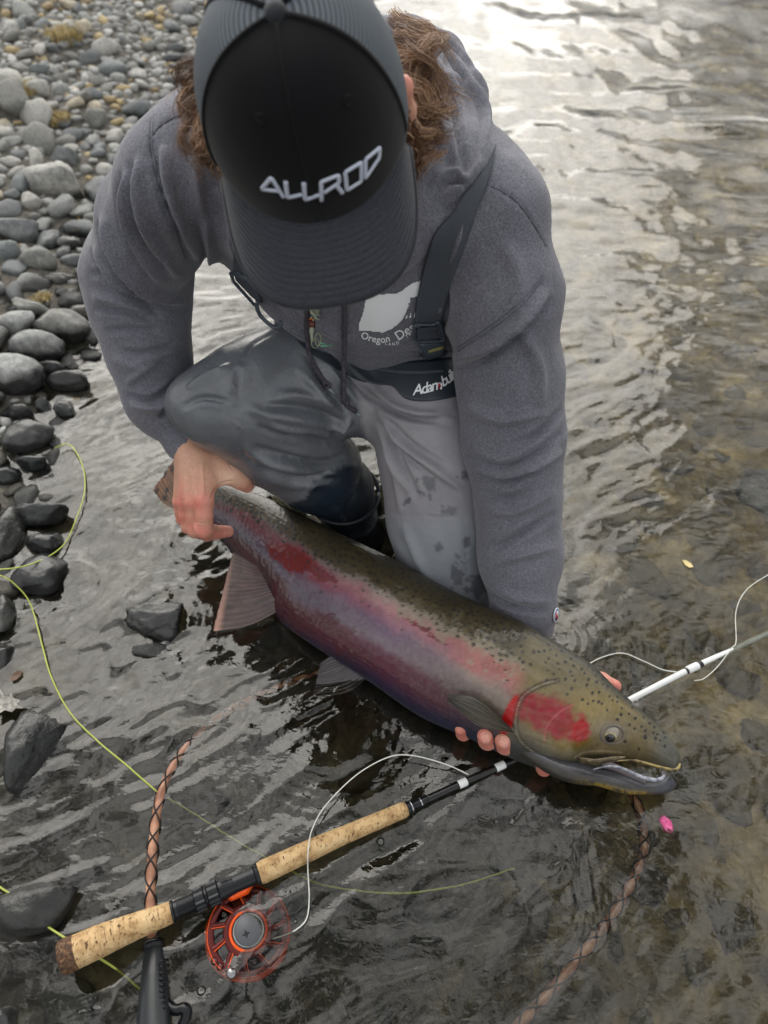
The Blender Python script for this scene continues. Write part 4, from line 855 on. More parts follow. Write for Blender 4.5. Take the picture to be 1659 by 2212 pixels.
bk = [frame_loop(BT, [(508, 582), (548, 600), (562, 612), (556, 600), (520, 578)], .0022, .007), frame_loop(BT, [(506, 580), (512, 600), (545, 650), (562, 652), (568, 628), (560, 600), (530, 582)], .0024, .008)]
part('slider', new_mesh('slider', *join(bk)), M_PLAST, st2)
X = np.array([P(556, 650, .93), P(556, 668, .94), P(566, 686, .95), P(590, 706, .955), P(605, 706, .95), P(606, 694, .945)]); part('buckle_loop', new_mesh('buckle_loop', *tube(spline(X, 40), .0026, 10)), M_PLAST, st2)
# drawstrings
m = Mat('braided cord', srgb(66, 62, 70), .85); m.base(m.ramp(m.noise(300, 2), [(.3, srgb(50, 46, 54)), (.7, srgb(84, 80, 88))])); M_CORD = m.m
c5 = lambda a, b: (486+a*.1953, 621+b*.1953)
def braid(pts3, r_, n, name, parent):
    C = spline(np.array(pts3), n*5); C = resample(C, n); T, N, Bn = frames(C); VFs = []; t = np.arange(n)
    for k in range(3):
        ph = 2*pi*k/3 + t*.62; X = C + N*(r_*.62*np.cos(ph))[:, None] + Bn*(r_*.62*np.sin(ph))[:, None]; VFs.append(tube(X, r_*.62, 6))
    return part(name, new_mesh(name, *join(VFs)), M_CORD, parent)
def liftpts(pts, lift, dmin=None):
    r_ = []
    last = .93
    for (u, v, d) in pts:
        X, N = cast(BT, u, v, 0); Y, N2_ = cast(WT, u, v, 0); c_ = [x for x in (X, Y) if x is not None]
        best = min([proj(x)[2] for x in c_]) if c_ else last+lift
        best = min(max(best, last-.04), last+.05) if r_ else best; last = best-lift
        r_.append(P(u, v, best-lift))
    return r_
ds1 = braid(liftpts([(664, 650, .9), (662, 690, 0), (664, 735, 0), (672, 775, 0), (690, 810, 0), (702, 828, 0)], .004), .0031, 110, 'drawstring', hoodie)
ds2 = braid(liftpts([(743, 648, .9), (744, 700, 0), (743, 770, 0), (742, 830, 0), (743, 862, 0), (752, 878, 0), (770, 890, 0)], .004), .0031, 130, 'drawstring', hoodie)
for (u, v) in ((704, 832), (745, 866)):
    X = liftpts([(u, v, 0)], .005)[0]; rg = np.array([X+.0042*np.array([cos(a)*1.0, .2*sin(2*a), sin(a)]) + np.array([.0018*cos(2*a), 0, 0]) for a in np.linspace(0, 2*pi, 24)]); part('knot', new_mesh('knot', *tube(rg, .0026, 8)), M_CORD, ds1 if u < 740 else ds2)
for a, b in (((708, 838), (724, 852)), ((766, 888), (782, 903))):
    Xs = liftpts([(a[0], a[1], 0), (b[0], b[1], 0)], .004); part('aglet', new_mesh('aglet', *tube(Xs, [.0022, .0012], 8)), Mat('clear tip', srgb(140, 150, 150), .2).m, ds1 if a[0] < 740 else ds2)
# lanyard with knotted cord, bead and ring
m1 = Mat('pale cord', srgb(150, 156, 138), .7).m; m2 = Mat('red brown bead', srgb(84, 34, 24), .3).m; m3 = Mat('ring wire', srgb(150, 160, 130), .3, Metallic=.8).m
lan = empty('fly_lanyard', P(680, 690, .86), 'pale knotted cord with a red brown bead and wire rings hanging from the hoodie collar', 'lanyard')
kd = proj(cast(BT, 680, 675, 0)[0])[2]-.010
VFs = []
for k in range(7):
    a = k*.9; VFs.append(tube(spline(np.array([P(680+9*cos(a+j*.8)+(-6+j*1.5), 660+6*j-4+7*sin(a*2+j), kd-.004+.005*sin(a+j)) for j in range(6)]), 30), .0012, 6))
VFs.append(tube(spline(np.array([P(684, 655, kd), P(698, 660, kd-.003), P(710, 652, kd)]), 14), .0013, 6)); VFs.append(tube(spline(np.array([P(676, 650, kd), P(680, 640, kd), P(678, 620, kd+.01)]), 14), .0022, 6)); VFs.append(tube(spline(np.array([P(674, 708, kd), P(673, 720, kd), P(675, 738, kd)]), 14), [.003]*7+[.002]*7, 6))
part('knotted_cord', new_mesh('knotted_cord', *join(VFs)), m1, lan)
part('bead', new_mesh('bead', *tube([P(674, 690, kd), P(674, 708, kd)], .0042, 14)), m2, lan)
part('bead_ring', new_mesh('bead_ring', *tube([P(674, 689, kd), P(674, 692, kd)], .0046, 14)), Mat('copper', srgb(200, 120, 60), .3, Metallic=1.0).m, lan)
for (cu, cv, rx, ry) in ((687, 733, 6, 14), (681, 742, 8, 10)): part('wire_ring', new_mesh('wire_ring', *tube(np.array([P(cu+rx*cos(a), cv+ry*sin(a), kd-.002) for a in np.linspace(0, 2*pi, 30)]), .0006, 6)), m3, lan)
m4 = Mat('speckled tag', srgb(60, 110, 90), .5); m4.base(m4.ramp(m4.n('TexVoronoi', {'Vector': m4.co(), 'Scale': 900.0}).outputs['Distance'], [(.4, srgb(24, 34, 34)), (.5, srgb(120, 180, 150))]))
for a, b in (((690, 741), (704, 744)), ((692, 748), (718, 746))): part('twisted_cord', new_mesh('twisted_cord', *tube([P(*a, kd-.002), P(*b, kd+.002)], .0012, 8)), m4.m, lan)
# prints
def flat_print(name, tree, poly, lift, mat, parent, step=3.0, holes=()):
    """a filled outline laid on a surface: sampled as a fine grid of small quads inside the outline"""
    poly = np.array(poly, float); lo = poly.min(0); hi = poly.max(0); nx_ = int((hi[0]-lo[0])/step)+1; ny_ = int((hi[1]-lo[1])/step)+1
    def inside(Q, p):
        x, y = Q[:, 0], Q[:, 1]; c_ = np.zeros(len(Q), bool); j = len(p)-1
        for i in range(len(p)):
            c_ ^= ((p[i, 1] > y) != (p[j, 1] > y)) & (x < (p[j, 0]-p[i, 0])*(y-p[i, 1])/(p[j, 1]-p[i, 1]+1e-12)+p[i, 0]); j = i
        return c_
    gxx, gyy = np.meshgrid(lo[0]+step*np.arange(nx_+1), lo[1]+step*np.arange(ny_+1), indexing='ij'); Q = np.stack([gxx, gyy], -1).reshape(-1, 2)
    ins = inside(Q, poly)
    for h in holes: ins &= ~inside(Q, np.array(h, float))
    ids = -np.ones(len(Q), int); V = []; F = []; G_ = grid_faces(nx_+1, ny_+1)
    for f in G_:
        if ins[f].all(): F.append(f)
    used = sorted(set(int(i) for f in F for i in f))
    for i in used:
        X, N = cast(tree, *Q[i], lift)
        if X is None: X = np.array([np.nan]*3)
        ids[i] = len(V); V.append(X)
    V = np.array(V); F = [[ids[i] for i in f] for f in F]; F = [f for f in F if not np.isnan(V[f]).any()]; V = np.nan_to_num(V)
    return part(name, new_mesh(name, V, F), mat, parent)
m = Mat('white print', srgb(242, 246, 250), .7); m.bump((m.noise(300, 3), .3, .001)); M_PRINT = m.m
state = c7([(140, 300), (215, 405), (360, 355), (365, 385), (420, 415), (500, 400), (590, 405), (660, 380), (750, 310), (830, 255), (905, 240), (1010, 200), (1050, 700), (850, 730), (760, 740), (700, 762), (640, 820), (560, 880), (440, 930), (330, 918), (240, 905), (120, 905), (112, 850), (108, 820), (155, 700), (185, 590), (200, 480)])
fox = c7([(805, 460), (830, 465), (900, 450), (1000, 460), (1000, 640), (850, 650), (842, 690), (828, 735), (818, 730), (808, 665), (792, 655), (778, 735), (766, 730), (760, 660), (705, 768), (695, 760), (750, 650), (775, 590), (800, 550), (770, 555), (768, 545), (795, 540), (800, 500)])
flat_print('chest_print', HT, state, .0009, M_PRINT, hoodie, 2.0, [fox])
def text_print(txt, size, mapf, tree, lift, mat, parent, name, shear=0, th_=.0006, res=3, bold=0, space=1.0):
    cu = bpy.data.curves.new('text', 'FONT'); cu.body = txt; cu.size = size; cu.shear = shear; cu.resolution_u = res; cu.offset = bold; cu.space_character = space; cu.fill_mode = 'BOTH'
    o = bpy.data.objects.new('text', cu); COL.objects.link(o); dg = bpy.context.evaluated_depsgraph_get(); me = bpy.data.meshes.new_from_object(o.evaluated_get(dg)); bpy.data.objects.remove(o)
    b = bmesh.new(); b.from_mesh(me); bmesh.ops.triangulate(b, faces=b.faces[:])
    for _ in range(1): bmesh.ops.subdivide_edges(b, edges=[e for e in b.edges if e.calc_length() > size*.12], cuts=1, use_grid_fill=False); bmesh.ops.triangulate(b, faces=b.faces[:])
    V = []; bad = set()
    for v in b.verts:
        X, N = cast(tree, *mapf(v.co.x, v.co.y), lift)
        if X is None: bad.add(v.index); X = np.zeros(3)
        V.append(X)
    b.verts.index_update(); F = [[v.index for v in f.verts] for f in b.faces if not any(v.index in bad for v in f.verts)]; b.free()
    V = np.array(V); 
    if not F: return None
    return part(name, new_mesh(name, V, F, False), mat, parent)
def arcmap(pts, size):   # baseline through px points, y up perpendicular to it
    c = spline(np.array(pts, float), 80); s = np.r_[0, np.cumsum(np.hypot(*np.diff(c, axis=0).T))]
    def f(x, y):
        u = np.interp(x, s, c[:, 0])+max(0, x-s[-1]); v = np.interp(x, s, c[:, 1]); i = min(max(np.searchsorted(s, x), 1), len(c)-1); t = c[i]-c[i-1]; t = t/np.hypot(*t)
        return u+y*t[1], v-y*t[0]
    return f
text_print('Oregon', 21, arcmap([(778, 728), (800, 736), (826, 739), (856, 732)], 1), HT, .001, M_PRINT, hoodie, 'printed_letters', bold=.35, space=1.02)
text_print('Dese', 28, arcmap([(860, 735), (880, 722), (905, 706), (930, 690)], 1), HT, .001, M_PRINT, hoodie, 'printed_letters', bold=.35)
text_print('LAND', 9.5, arcmap([(831, 743), (850, 745), (876, 736)], 1), HT, .001, M_PRINT, hoodie, 'printed_letters', bold=.15, space=1.5)
text_print('TRUST', 9, arcmap([(878, 729), (900, 715), (920, 700)], 1), HT, .001, M_PRINT, hoodie, 'printed_letters', bold=.15, space=1.4)
M_RED = Mat('red print', srgb(190, 34, 40), .6).m
pk = ribbon(WT, [(640, 735), (700, 762), (770, 778), (850, 782), (900, 780), (950, 775), (1010, 768)], [(655, 752), (700, 782), (755, 812), (811, 831), (849, 834), (876, 862), (930, 867), (1003, 853)], .0008, .0010, 90, 12, 3)
m = Mat('dark pocket fabric', srgb(44, 52, 60), .45); m.bump((m.noise(60, 4), .2, .002)); part('waist_pocket', new_mesh('waist_pocket', *pk), m.m, waders)
text_print('Adam', 31, arcmap([(892, 855), (920, 850), (946, 842)], 1), WT, .0030, M_PRINT, waders, 'printed_letters', shear=.35, bold=.5, space=.80)
text_print('s', 20, arcmap([(946, 841), (955, 836)], 1), WT, .0030, M_RED, waders, 'printed_letters', shear=.35, bold=.4)
text_print('built', 31, arcmap([(954, 838), (968, 830), (984, 816)], 1), WT, .0030, M_PRINT, waders, 'printed_letters', shear=.35, bold=.5, space=.74)
# zip of the wader pouch
zp = stroke(WT, c7([(0, 1350), (180, 1385), (400, 1420), (640, 1455), (900, 1470), (1230, 1450)]), 4.5, .0016, .0026, 60); part('zip', new_mesh('zip', *zp), M_WEB, waders)
hm = stroke(WT, c7([(380, 1330), (480, 1360), (600, 1360), (760, 1320), (920, 1280)]), .7, .0008, .0024, 40); part('stitching', new_mesh('stitching', *hm), Mat('pale stitching', srgb(130, 136, 138), .8).m, waders)
# round badge on the cuff
X, N = cast(HT, 1199, 1327, .0015)
if X is not None:
    a_2 = np.cross([0, 0, 1.0], N); a_2 /= np.linalg.norm(a_2); b_2 = np.cross(N, a_2)
    M_ = lambda V_: X + V_[:, 0:1]*a_2 + V_[:, 1:2]*b_2 + V_[:, 2:3]*N
    circ = lambda r_, n=28, a0=0, a1=2*pi: [(r_*cos(t_), r_*1.15*sin(t_)) for t_ in np.linspace(a0, a1, n, endpoint=(a1-a0 < 6))]
    bg_ = part('badge', new_mesh('badge', *prism(circ(.0098), .0010, M_)), Mat('badge white', srgb(225, 232, 240), .5).m, hoodie)
    part('badge_blue', new_mesh('badge_blue', *prism(circ(.0080), .0013, M_)), Mat('badge blue', srgb(28, 52, 120), .5).m, bg_)
    part('badge_white', new_mesh('badge_white', *prism(circ(.0058), .0016, M_)), Mat('badge white inner', srgb(225, 232, 240), .5).m, bg_)
    part('badge_red', new_mesh('badge_red', *prism(circ(.0056, 16, pi/2, 3*pi/2), .0019, M_)), M_RED, bg_)
# ================================================================== THE FISH
fz = P(900, 1400, 1.06); fz[2] = 0
fish = empty('rainbow_trout', fz, 'large rainbow trout with a pink flank and red cheek held over the water', 'fish')
ST = np.array([[388,1042,372,1098],[440,1040,415,1118],[492,1048,468,1158],[560,1068,500,1195],[640,1105,552,1262],[740,1155,605,1340],[860,1212,680,1396],[1000,1287,795,1470],[1110,1335,905,1546],[1200,1385,1010,1594],[1275,1432,1110,1640],
 [1325,1480,1205,1672],[1364,1514,1268,1662],[1403,1549,1326,1648],[1432,1577,1376,1645],[1457,1606,1425,1656],[1468,1630,1452,1662],[1470,1646,1465,1659]], float)
TH = np.array([.013, .017, .022, .029, .037, .045, .052, .056, .057, .056, .054, .050, .043, .034, .025, .016, .010, .004])
def loft(ST, TH, nS, nA, zoff=0.0, cap=True, zc=None, sq=1.0):
    A = spline(np.c_[ST, TH], nS); top, bot, th_ = A[:, :2], A[:, 2:4], A[:, 4]; ce = (top+bot)/2
    h = np.linalg.norm(top-bot, axis=1)/2; z = np.array([(.643*h_*1.07/K - .006 + zoff) for h_ in h]) if zc is None else np.interp(np.linspace(0, 1, nS), np.linspace(0, 1, len(zc)), zc)
    z = np.convolve(np.r_[[z[0]]*20, z, [z[-1]]*20], np.ones(41)/41, 'valid')
    d = np.array([dz(c[0], c[1], zz) for c, zz in zip(ce, z)])
    T3 = np.array([P(*t, dd) for t, dd in zip(top, d)]); B3 = np.array([P(*t, dd) for t, dd in zip(bot, d)]); C3 = (T3+B3)/2
    E = (T3-B3)/2; Vw = CAM-C3; Vw -= E*(np.sum(Vw*E, 1)/np.sum(E*E, 1))[:, None]; Vw /= np.linalg.norm(Vw, axis=1)[:, None]
    a = np.linspace(0, 2*pi, nA, endpoint=False); ca, sa = np.cos(a), np.sin(a)
    sh = np.sign(sa)*np.abs(sa)**.92
    V = C3[:, None]+E[:, None]*ca[None, :, None]+Vw[:, None]*(th_[:, None]*sh[None])[..., None]
    return V, np.broadcast_to(ca, (nS, nA)), np.broadcast_to(sa, (nS, nA)), C3
nS, nA = 640, 240
V3d, Wc, Ws, C3 = loft(ST, TH, nS, nA)
V = V3d.reshape(-1, 3); F = grid_faces(nS, nA, False, True)
V = np.vstack([V, V3d[0].mean(0), V3d[-1].mean(0)]); nb = nS*nA
Fq = F if True else F
FF = [(-4, 2.6, .0030)]
FISHF = [('step', 5, -.0030, [(1204, 1470), (1168, 1480), (1132, 1502), (1117, 1533), (1114, 1573), (1128, 1605), (1168, 1636), (1225, 1662)]),
 ('crease', 2.2, .0022, [(1240, 1521), (1215, 1534), (1195, 1551), (1180, 1573), (1176, 1600), (1188, 1624), (1220, 1640)]), ('crease', 2, .0010, [(1117, 1500), (1095, 1530), (1100, 1565)]),
 ('crease', 2.2, .0014, [(1130, 1600), (1165, 1625), (1215, 1655)]), ('crease', 2, .0012, [(1145, 1590), (1180, 1618), (1230, 1648)]), ('crease', 2.4, .0022, [(1240, 1634), (1265, 1622), (1310, 1620), (1345, 1624), (1385, 1634)]), ('ridge', 6, .0018, [(1250, 1638), (1290, 1632), (1340, 1632)]),
 ('ridge', 7, .0016, [(1298, 1575), (1315, 1562), (1335, 1566), (1350, 1582), (1352, 1600)]), ('crease', 3, .0014, [(1296, 1590), (1306, 1606), (1330, 1612), (1350, 1604)]), ('crease', 3, .0010, [(1350, 1594), (1366, 1600), (1384, 1600)]),
 ('ridge', 12, .0012, [(1100, 1560), (1060, 1600), (1010, 1580)]), ('crease', 3, .0018, [(1388, 1588), (1394, 1592), (1398, 1598)]), ('ridge', 2.4, .0014, [(1390, 1582), (1402, 1586), (1404, 1598), (1392, 1602)])]
Vb = folds(V[:nb], F, FISHF, .0); Nb = vnormals(Vb, F)
q = proj(Vb); u, v = q[:, 0], q[:, 1]; wc = Wc.reshape(-1); ws = Ws.reshape(-1)
# distance along and around the body in metres for the scale pattern
sl_ = np.r_[0, np.cumsum(np.linalg.norm(np.diff(C3, axis=0), axis=1))]; S_ = np.repeat(sl_, nA); Ar = np.broadcast_to(np.cumsum(np.r_[0, np.linalg.norm(np.diff(V3d[nS//2], axis=0), axis=1)]), (nS, nA)).reshape(-1)
headm = sst(1085, 1140, u+.25*(v-1500)); sn = sl_[-1]
sc_ = np.sin(S_*2*pi/.0050+np.pi*np.floor(Ar/.0026))*.5+.5; rowp = np.abs((Ar/.0026) % 1-.5)*2
scal = (np.minimum(sc_, 1)*.6+.4*(1-rowp))*(1-headm)
al = np.clip((u-470)/(1120-470), 0, 1); J = .10*n2(u/16, v/16, 5, 4, .6)+.05*n2(u/5, v/5, 6, 3, .6); w = wc + J
def C(*c): return np.array(srgb(*c))[None]
def lay(col, m, c): m = np.clip(m, 0, 1)[:, None]; return col*(1-m)+np.asarray(c)*m
big = n2(u/60, v/60, 8, 3); fine = n2(u/4, v/9, 9, 3, .6)
WK = np.array([-1, -.85, -.62, -.42, -.28, -.05, .12, .28, .44, .56, .75, 1.0]); AK = np.array([0, .28, .58, .9])
TB = np.array([ # colour along the flank: rows tail -> head, columns belly -> back
 [(58,50,60),(70,46,54),(82,44,50),(98,84,96),(104,98,112),(112,92,104),(116,66,72),(112,80,80),(106,96,88),(104,90,66),(84,70,44),(48,46,40)],
 [(50,50,70),(72,36,50),(88,30,42),(104,74,88),(122,112,128),(120,96,116),(140,64,86),(152,84,98),(126,112,108),(96,86,66),(76,68,50),(46,46,42)],
 [(52,58,82),(60,48,76),(96,36,56),(110,56,76),(158,142,152),(140,120,142),(186,138,156),(212,164,168),(184,170,162),(110,100,80),(74,66,48),(50,50,44)],
 [(54,64,84),(66,68,84),(92,72,78),(112,98,94),(140,130,118),(176,160,152),(198,140,138),(196,140,134),(172,164,146),(118,108,82),(82,74,50),(54,52,44)]], float)
TBl = np.vectorize(lambda c_: (c_/255/12.92 if c_/255 <= .04045 else ((c_/255+.055)/1.055)**2.4))(TB)
wj_ = wc + .055*n2(u/34, v/34, 5, 3) + .022*n2(u/7, v/7, 6, 3, .6); wi = np.clip(np.searchsorted(WK, wj_)-1, 0, len(WK)-2); wf = np.clip((wj_-WK[wi])/(WK[wi+1]-WK[wi]), 0, 1)[:, None]
alj = np.clip(al+.05*big, 0, .899); ai = np.clip(np.searchsorted(AK, alj)-1, 0, 2); af = ((alj-AK[ai])/(AK[ai+1]-AK[ai]))[:, None]
col = (TBl[ai, wi]*(1-wf)+TBl[ai, wi+1]*wf)*(1-af)+(TBl[ai+1, wi]*(1-wf)+TBl[ai+1, wi+1]*wf)*af
pat = n2(u/30, v/22, 17, 4, .6)
hot = np.exp(-((u-632)/64)**2-((v-1208-.45*(u-632))/26)**2); hot = sst(.32, .5, hot+.22*pat)*sst(-.9, .1, fine+.3); col = lay(col, hot*.95, C(132, 26, 36))
for (x, y, rx, ry, an_) in ((905, 1352, 30, 5, .5), (938, 1378, 16, 4, .5), (955, 1389, 12, 3, .5), (700, 1240, 30, 10, .6)): ca_, sa_ = cos(an_), sin(an_); X_ = (u-x)*ca_+(v-y)*sa_; Y_ = -(u-x)*sa_+(v-y)*ca_; col = lay(col, sst(1.2, .8, np.hypot(X_/rx, Y_/ry)+.35*n2(u/6, v/6, 18, 3))*.8, C(120, 28, 46))
crm = sst(.02, .10, pat*.5+.12-np.abs(wc-.40)*1.6)*sst(.45, .6, al)*(1-headm); col = lay(col, crm*.6, C(186, 178, 158))  # jagged sky glare on the wet flank, painted as cream patches
mar = sst(.0, .06, .20+pat*.20-np.abs(wc+.55))*sst(-.1, .1, .34-np.abs(al-.14)*1.0); col = lay(col, mar*.65, C(84, 32, 40))
jag = sst(.0, .03, wj_-(.50-.03*al)+.10*pat)*(1-headm); col = lay(col, jag*.7, C(78, 69, 48)*(1.15-.3*sst(.6, 1, wc))[:, None])
# head
hn_ = n2(u/26, v/26, 46, 4, .6); hd = headm; col = lay(col, hd, C(126, 114, 88)*(1+.16*hn_[:, None])); col = lay(col, hd*sst(.2, .75, wc), C(112, 104, 82)); col = lay(col, hd*np.exp(-((u-1290)/90)**2-((v-1535)/42)**2)*.7, C(156, 140, 98)); col = lay(col, hd*sst(.80, .97, wc), C(66, 64, 54)); col = lay(col, hd*sst(1380, 1450, u), C(92, 92, 84))
col = lay(col, hd*sst(-.30, -.75, wc)*(1-sst(1250, 1300, u)), C(66, 68, 66)); col = lay(col, np.exp(-((u-1245)/48)**2-((v-1600)/22)**2)*.8, C(122, 104, 48))
ro_ = radians(24); ur = (u-1188)*cos(ro_)+(v-1548)*sin(ro_); vr = -(u-1188)*sin(ro_)+(v-1548)*cos(ro_)
ck = sst(1.18, .72, np.hypot(ur/86, vr/42)+.22*n2(u/20, v/20, 14, 4)); col = lay(col, ck*.92*(.85+.15*n2(u/12, v/12, 44, 3)), C(150, 30, 54)); col = lay(col, sst(1.1, .7, np.hypot((u-1255)/22, (v-1580)/24)+.15*n2(u/9, v/9, 15, 3))*.9, C(166, 26, 42))
gl_ = sst(1.15, .8, np.hypot((u-1100+.35*(v-1550))/15, (v-1545)/44)); col = lay(col, gl_*.9, C(196, 32, 38))
col = lay(col, np.exp(-((u-1318)/34)**2-((v-1580)/26)**2)*.55, C(150, 142, 138)); col = lay(col, sst(7, 4, np.hypot((u-1394)/.8, v-1592)), C(28, 26, 22))
for pts in ([(1204, 1470), (1168, 1480), (1132, 1502), (1117, 1533), (1114, 1573), (1128, 1605), (1168, 1636)],): d_, s__, t_ = seg_dist(np.c_[u, v], spline(pts, 40)); col = lay(col, np.exp(-(d_/1.3)**2)*.7*(ws > 0)*(.5+.5*sst(-.3, .3, n2(u/20, v/20, 41, 2))), C(186, 182, 162)); col = lay(col, np.exp(-((d_-4)/3)**2)*.75*(ws > 0), C(52, 46, 38))  # pale gill cover edge, with its shadow painted as a dark band beside it
d_, s__, t_ = seg_dist(np.c_[u, v], spline([(1240, 1521), (1215, 1534), (1195, 1551), (1180, 1573), (1176, 1600)], 30)); col = lay(col, np.exp(-(d_/1.6)**2)*.7, C(196, 120, 124))
mx_ = sst(1.1, .85, np.hypot((u-1300)/58, (v-1641)/13)); col = lay(col, mx_*.85*(ws > -.2), C(58, 50, 38)); d_, s__, t_ = seg_dist(np.c_[u, v], spline([(1243, 1636), (1262, 1625), (1300, 1622), (1345, 1626)], 24)); col = lay(col, np.exp(-(d_/2)**2)*.6*(ws > 0), C(190, 176, 150))
lum = col.mean(1)[:, None]; col = np.clip(lum+(col-lum)*1.30, 0, 1); col = col*(.46+.12*al+.14*headm)[:, None]*(1+.14*fine[:, None]+.12*big[:, None])*(1-.22*(1-scal[:, None])*(1-headm[:, None]))
# spots
r = np.random.RandomState(21); sp_ = []
X2 = np.c_[u, v]; front = ws > -.25
for _ in range(4200):
    a0 = r.rand(); i = int(a0*(nS-1)); wt = 1-abs(r.normal())*.32
    if wt < -.1 or wt > .985: continue
    if r.rand() > (1 if wt > .35 else .35): continue
    ang = np.arccos(wt); j = int(ang/(2*pi)*nA); p_ = q[i*nA+j, :2]
    if p_[0] > 1130 and r.rand() < .86: continue
    if p_[0] > 1440: continue
    if any((p_[0]-a)**2+(p_[1]-b)**2 < 9.5**2 for a, b, c_ in sp_): continue
    sp_.append((p_[0], p_[1], r.uniform(2.8, 4.4)*(1.25 if a0 < .25 else 1)))
for (x, y) in ((1350, 1602), (1380, 1618), (1360, 1565), (1270, 1520), (1258, 1512), (1300, 1520), (1225, 1500)): sp_.append((x, y, 3.6))
gridi = {}
for k_, (x, y, _r) in enumerate(sp_): gridi.setdefault((int(x//12), int(y//12)), []).append(k_)
cellu = (u//12).astype(int); cellv = (v//12).astype(int); order = {}
key = cellu*10000+cellv; srt = np.argsort(key); ks, st_i = np.unique(key[srt], return_index=True); st_i = np.r_[st_i, len(srt)]; look = {int(k): (st_i[i], st_i[i+1]) for i, k in enumerate(ks)}
spm = np.zeros(nb)
for x, y, rr in sp_:
    for a in (-1, 0, 1):
        for b in (-1, 0, 1):
            k_ = (int(x//12)+a)*10000+int(y//12)+b
            if k_ in look:
                ii = srt[look[k_][0]:look[k_][1]]; dd = np.hypot(u[ii]-x, v[ii]-y)*(1+.2*fine[ii]); spm[ii] = np.maximum(spm[ii], sst(rr*1.15, rr*.65, dd))
col = lay(col, spm*.95*front, C(26, 27, 28))
hgt = scal*.00042 + .0003*fine*(1-headm)
Vb = Vb + Nb*(hgt)[:, None]
V[:nb] = Vb; colA = np.vstack([col, col[:1], col[-1:]])
tri = [(nb, (j+1) % nA, j) for j in range(nA)] + [(nb+1, (nS-1)*nA+j, (nS-1)*nA+(j+1) % nA) for j in range(nA)]
# orientation: make the quads face outwards
fc = Vb[F[:2000]].mean(1); fn_ = np.cross(Vb[F[:2000, 2]]-Vb[F[:2000, 0]], Vb[F[:2000, 3]]-Vb[F[:2000, 1]]); outw = np.sum(fn_*(fc-C3[(F[:2000, 0]//nA)]), 1).mean()
if outw < 0: F = F[:, ::-1]
me = new_mesh('body', V, F); set_col(me, 'Col', np.clip(colA, 0.003, 1))
m = Mat('trout skin', rough=.34); m.base(m.attr('Col')); m.b.inputs['Coat Weight'].default_value = .5; m.b.inputs['Coat IOR'].default_value = 1.45; m.b.inputs['Coat Roughness'].default_value = .07; m.b.inputs['Specular IOR Level'].default_value = .35
m.rough(m.math('ADD', .28, m.math('MULTIPLY', m.noise(45, 5, .7), .3))); m.bump((m.noise(420, 3, .6), .18, .0006), (m.noise(26, 3, .5), .20, .004)); M_FISH = m.m
fbody = part('body', me, M_FISH, fish)
# lower jaw
JS = np.array([[1105, 1588, 1108, 1622], [1158, 1618, 1156, 1654], [1208, 1638, 1204, 1680], [1250, 1648, 1247, 1692], [1297, 1662, 1288, 1696], [1350, 1673, 1350, 1711], [1400, 1688, 1397, 1714], [1430, 1684, 1432, 1713], [1444, 1673, 1452, 1707], [1452, 1677, 1461, 1694]], float)
JT = np.array([.003, .010, .016, .019, .021, .020, .015, .012, .010, .004])
V3j, Wj, Wsj, Cj = loft(JS, JT, 140, 60, .0, zc=[.045, .040, .036, .032, .028])
Vj = V3j.reshape(-1, 3); Fj = grid_faces(140, 60, False, True); Fj = Fj if outw >= 0 else Fj[:, ::-1]
qj = proj(Vj); uj, vj = qj[:, 0], qj[:, 1]; wj = Wj.reshape(-1); nj = n2(uj/8, vj/8, 33, 4, .6)
cj = np.repeat(C(50, 47, 41), len(Vj), 0); cj = lay(cj, np.exp(-((wj+.45)/.35)**2)*sst(1230, 1290, uj)*(1-sst(1390, 1420, uj))*sst(-.5, .3, nj+.2), C(140, 116, 48)); cj = lay(cj, sst(.1, .7, wj), C(60, 60, 66)); cj = lay(cj, sst(1390, 1440, uj), C(58, 60, 68)); cj = lay(cj, sst(-.85, -1, wj), C(58, 60, 60))
cj = lay(cj, sst(9, 5, np.hypot(uj-1446, vj-1680)), C(30, 32, 38)); cj = cj*(1+.15*nj[:, None])
me = new_mesh('lower_jaw', np.vstack([Vj, V3j[0].mean(0), V3j[-1].mean(0)]), [tuple(f) for f in Fj]+[(8400, (j+1) % 60, j) for j in range(60)]+[(8401, 139*60+j, 139*60+(j+1) % 60) for j in range(60)]); set_col(me, 'Col', np.clip(np.vstack([cj, cj[:1], cj[-1:]]), .003, 1)); jaw = part('lower_jaw', me, M_FISH, fish)
FT = bvh(V, F); JT_ = bvh(Vj, Fj)
def hd_d(u_, v_, off=0): return dz(u_, v_, .038)-off
m = Mat('pale gum', srgb(186, 190, 200), .25); m.base(m.ramp(m.noise(160, 3), [(.35, srgb(104, 106, 120)), (.65, srgb(176, 180, 188))])); m.bump((m.noise(400, 3), .4, .001)); M_GUM = m.m
def dline(pts, r_, off, ry=None): return tube(spline(np.array([P(a, b, hd_d(a, b, off)) for a, b in pts]), 50), r_, 10, ry=ry)
part('gum', new_mesh('gum', *dline([(1282, 1662), (1308, 1656), (1330, 1656), (1354, 1664), (1383, 1677), (1411, 1685), (1428, 1682), (1436, 1676)], [.001]*6+list(np.linspace(.0012, .0030, 30))+[.0026]*14, .019)), M_GUM, jaw)
part('tongue', new_mesh('tongue', *dline([(1300, 1650), (1330, 1660), (1365, 1676), (1395, 1688)], .006, .004)), Mat('tongue', srgb(96, 88, 92), .4).m, jaw)
for (a, b) in ((1372, 1669), (1388, 1676), (1404, 1680), (1420, 1679), (1431, 1672)):
    p_ = P(a, b, hd_d(a, b, .021)); part('tooth', new_mesh('tooth', *tube([p_, p_+np.array([0, .002, .0035])], [.0009, .0002], 6)), M_GUM, jaw)
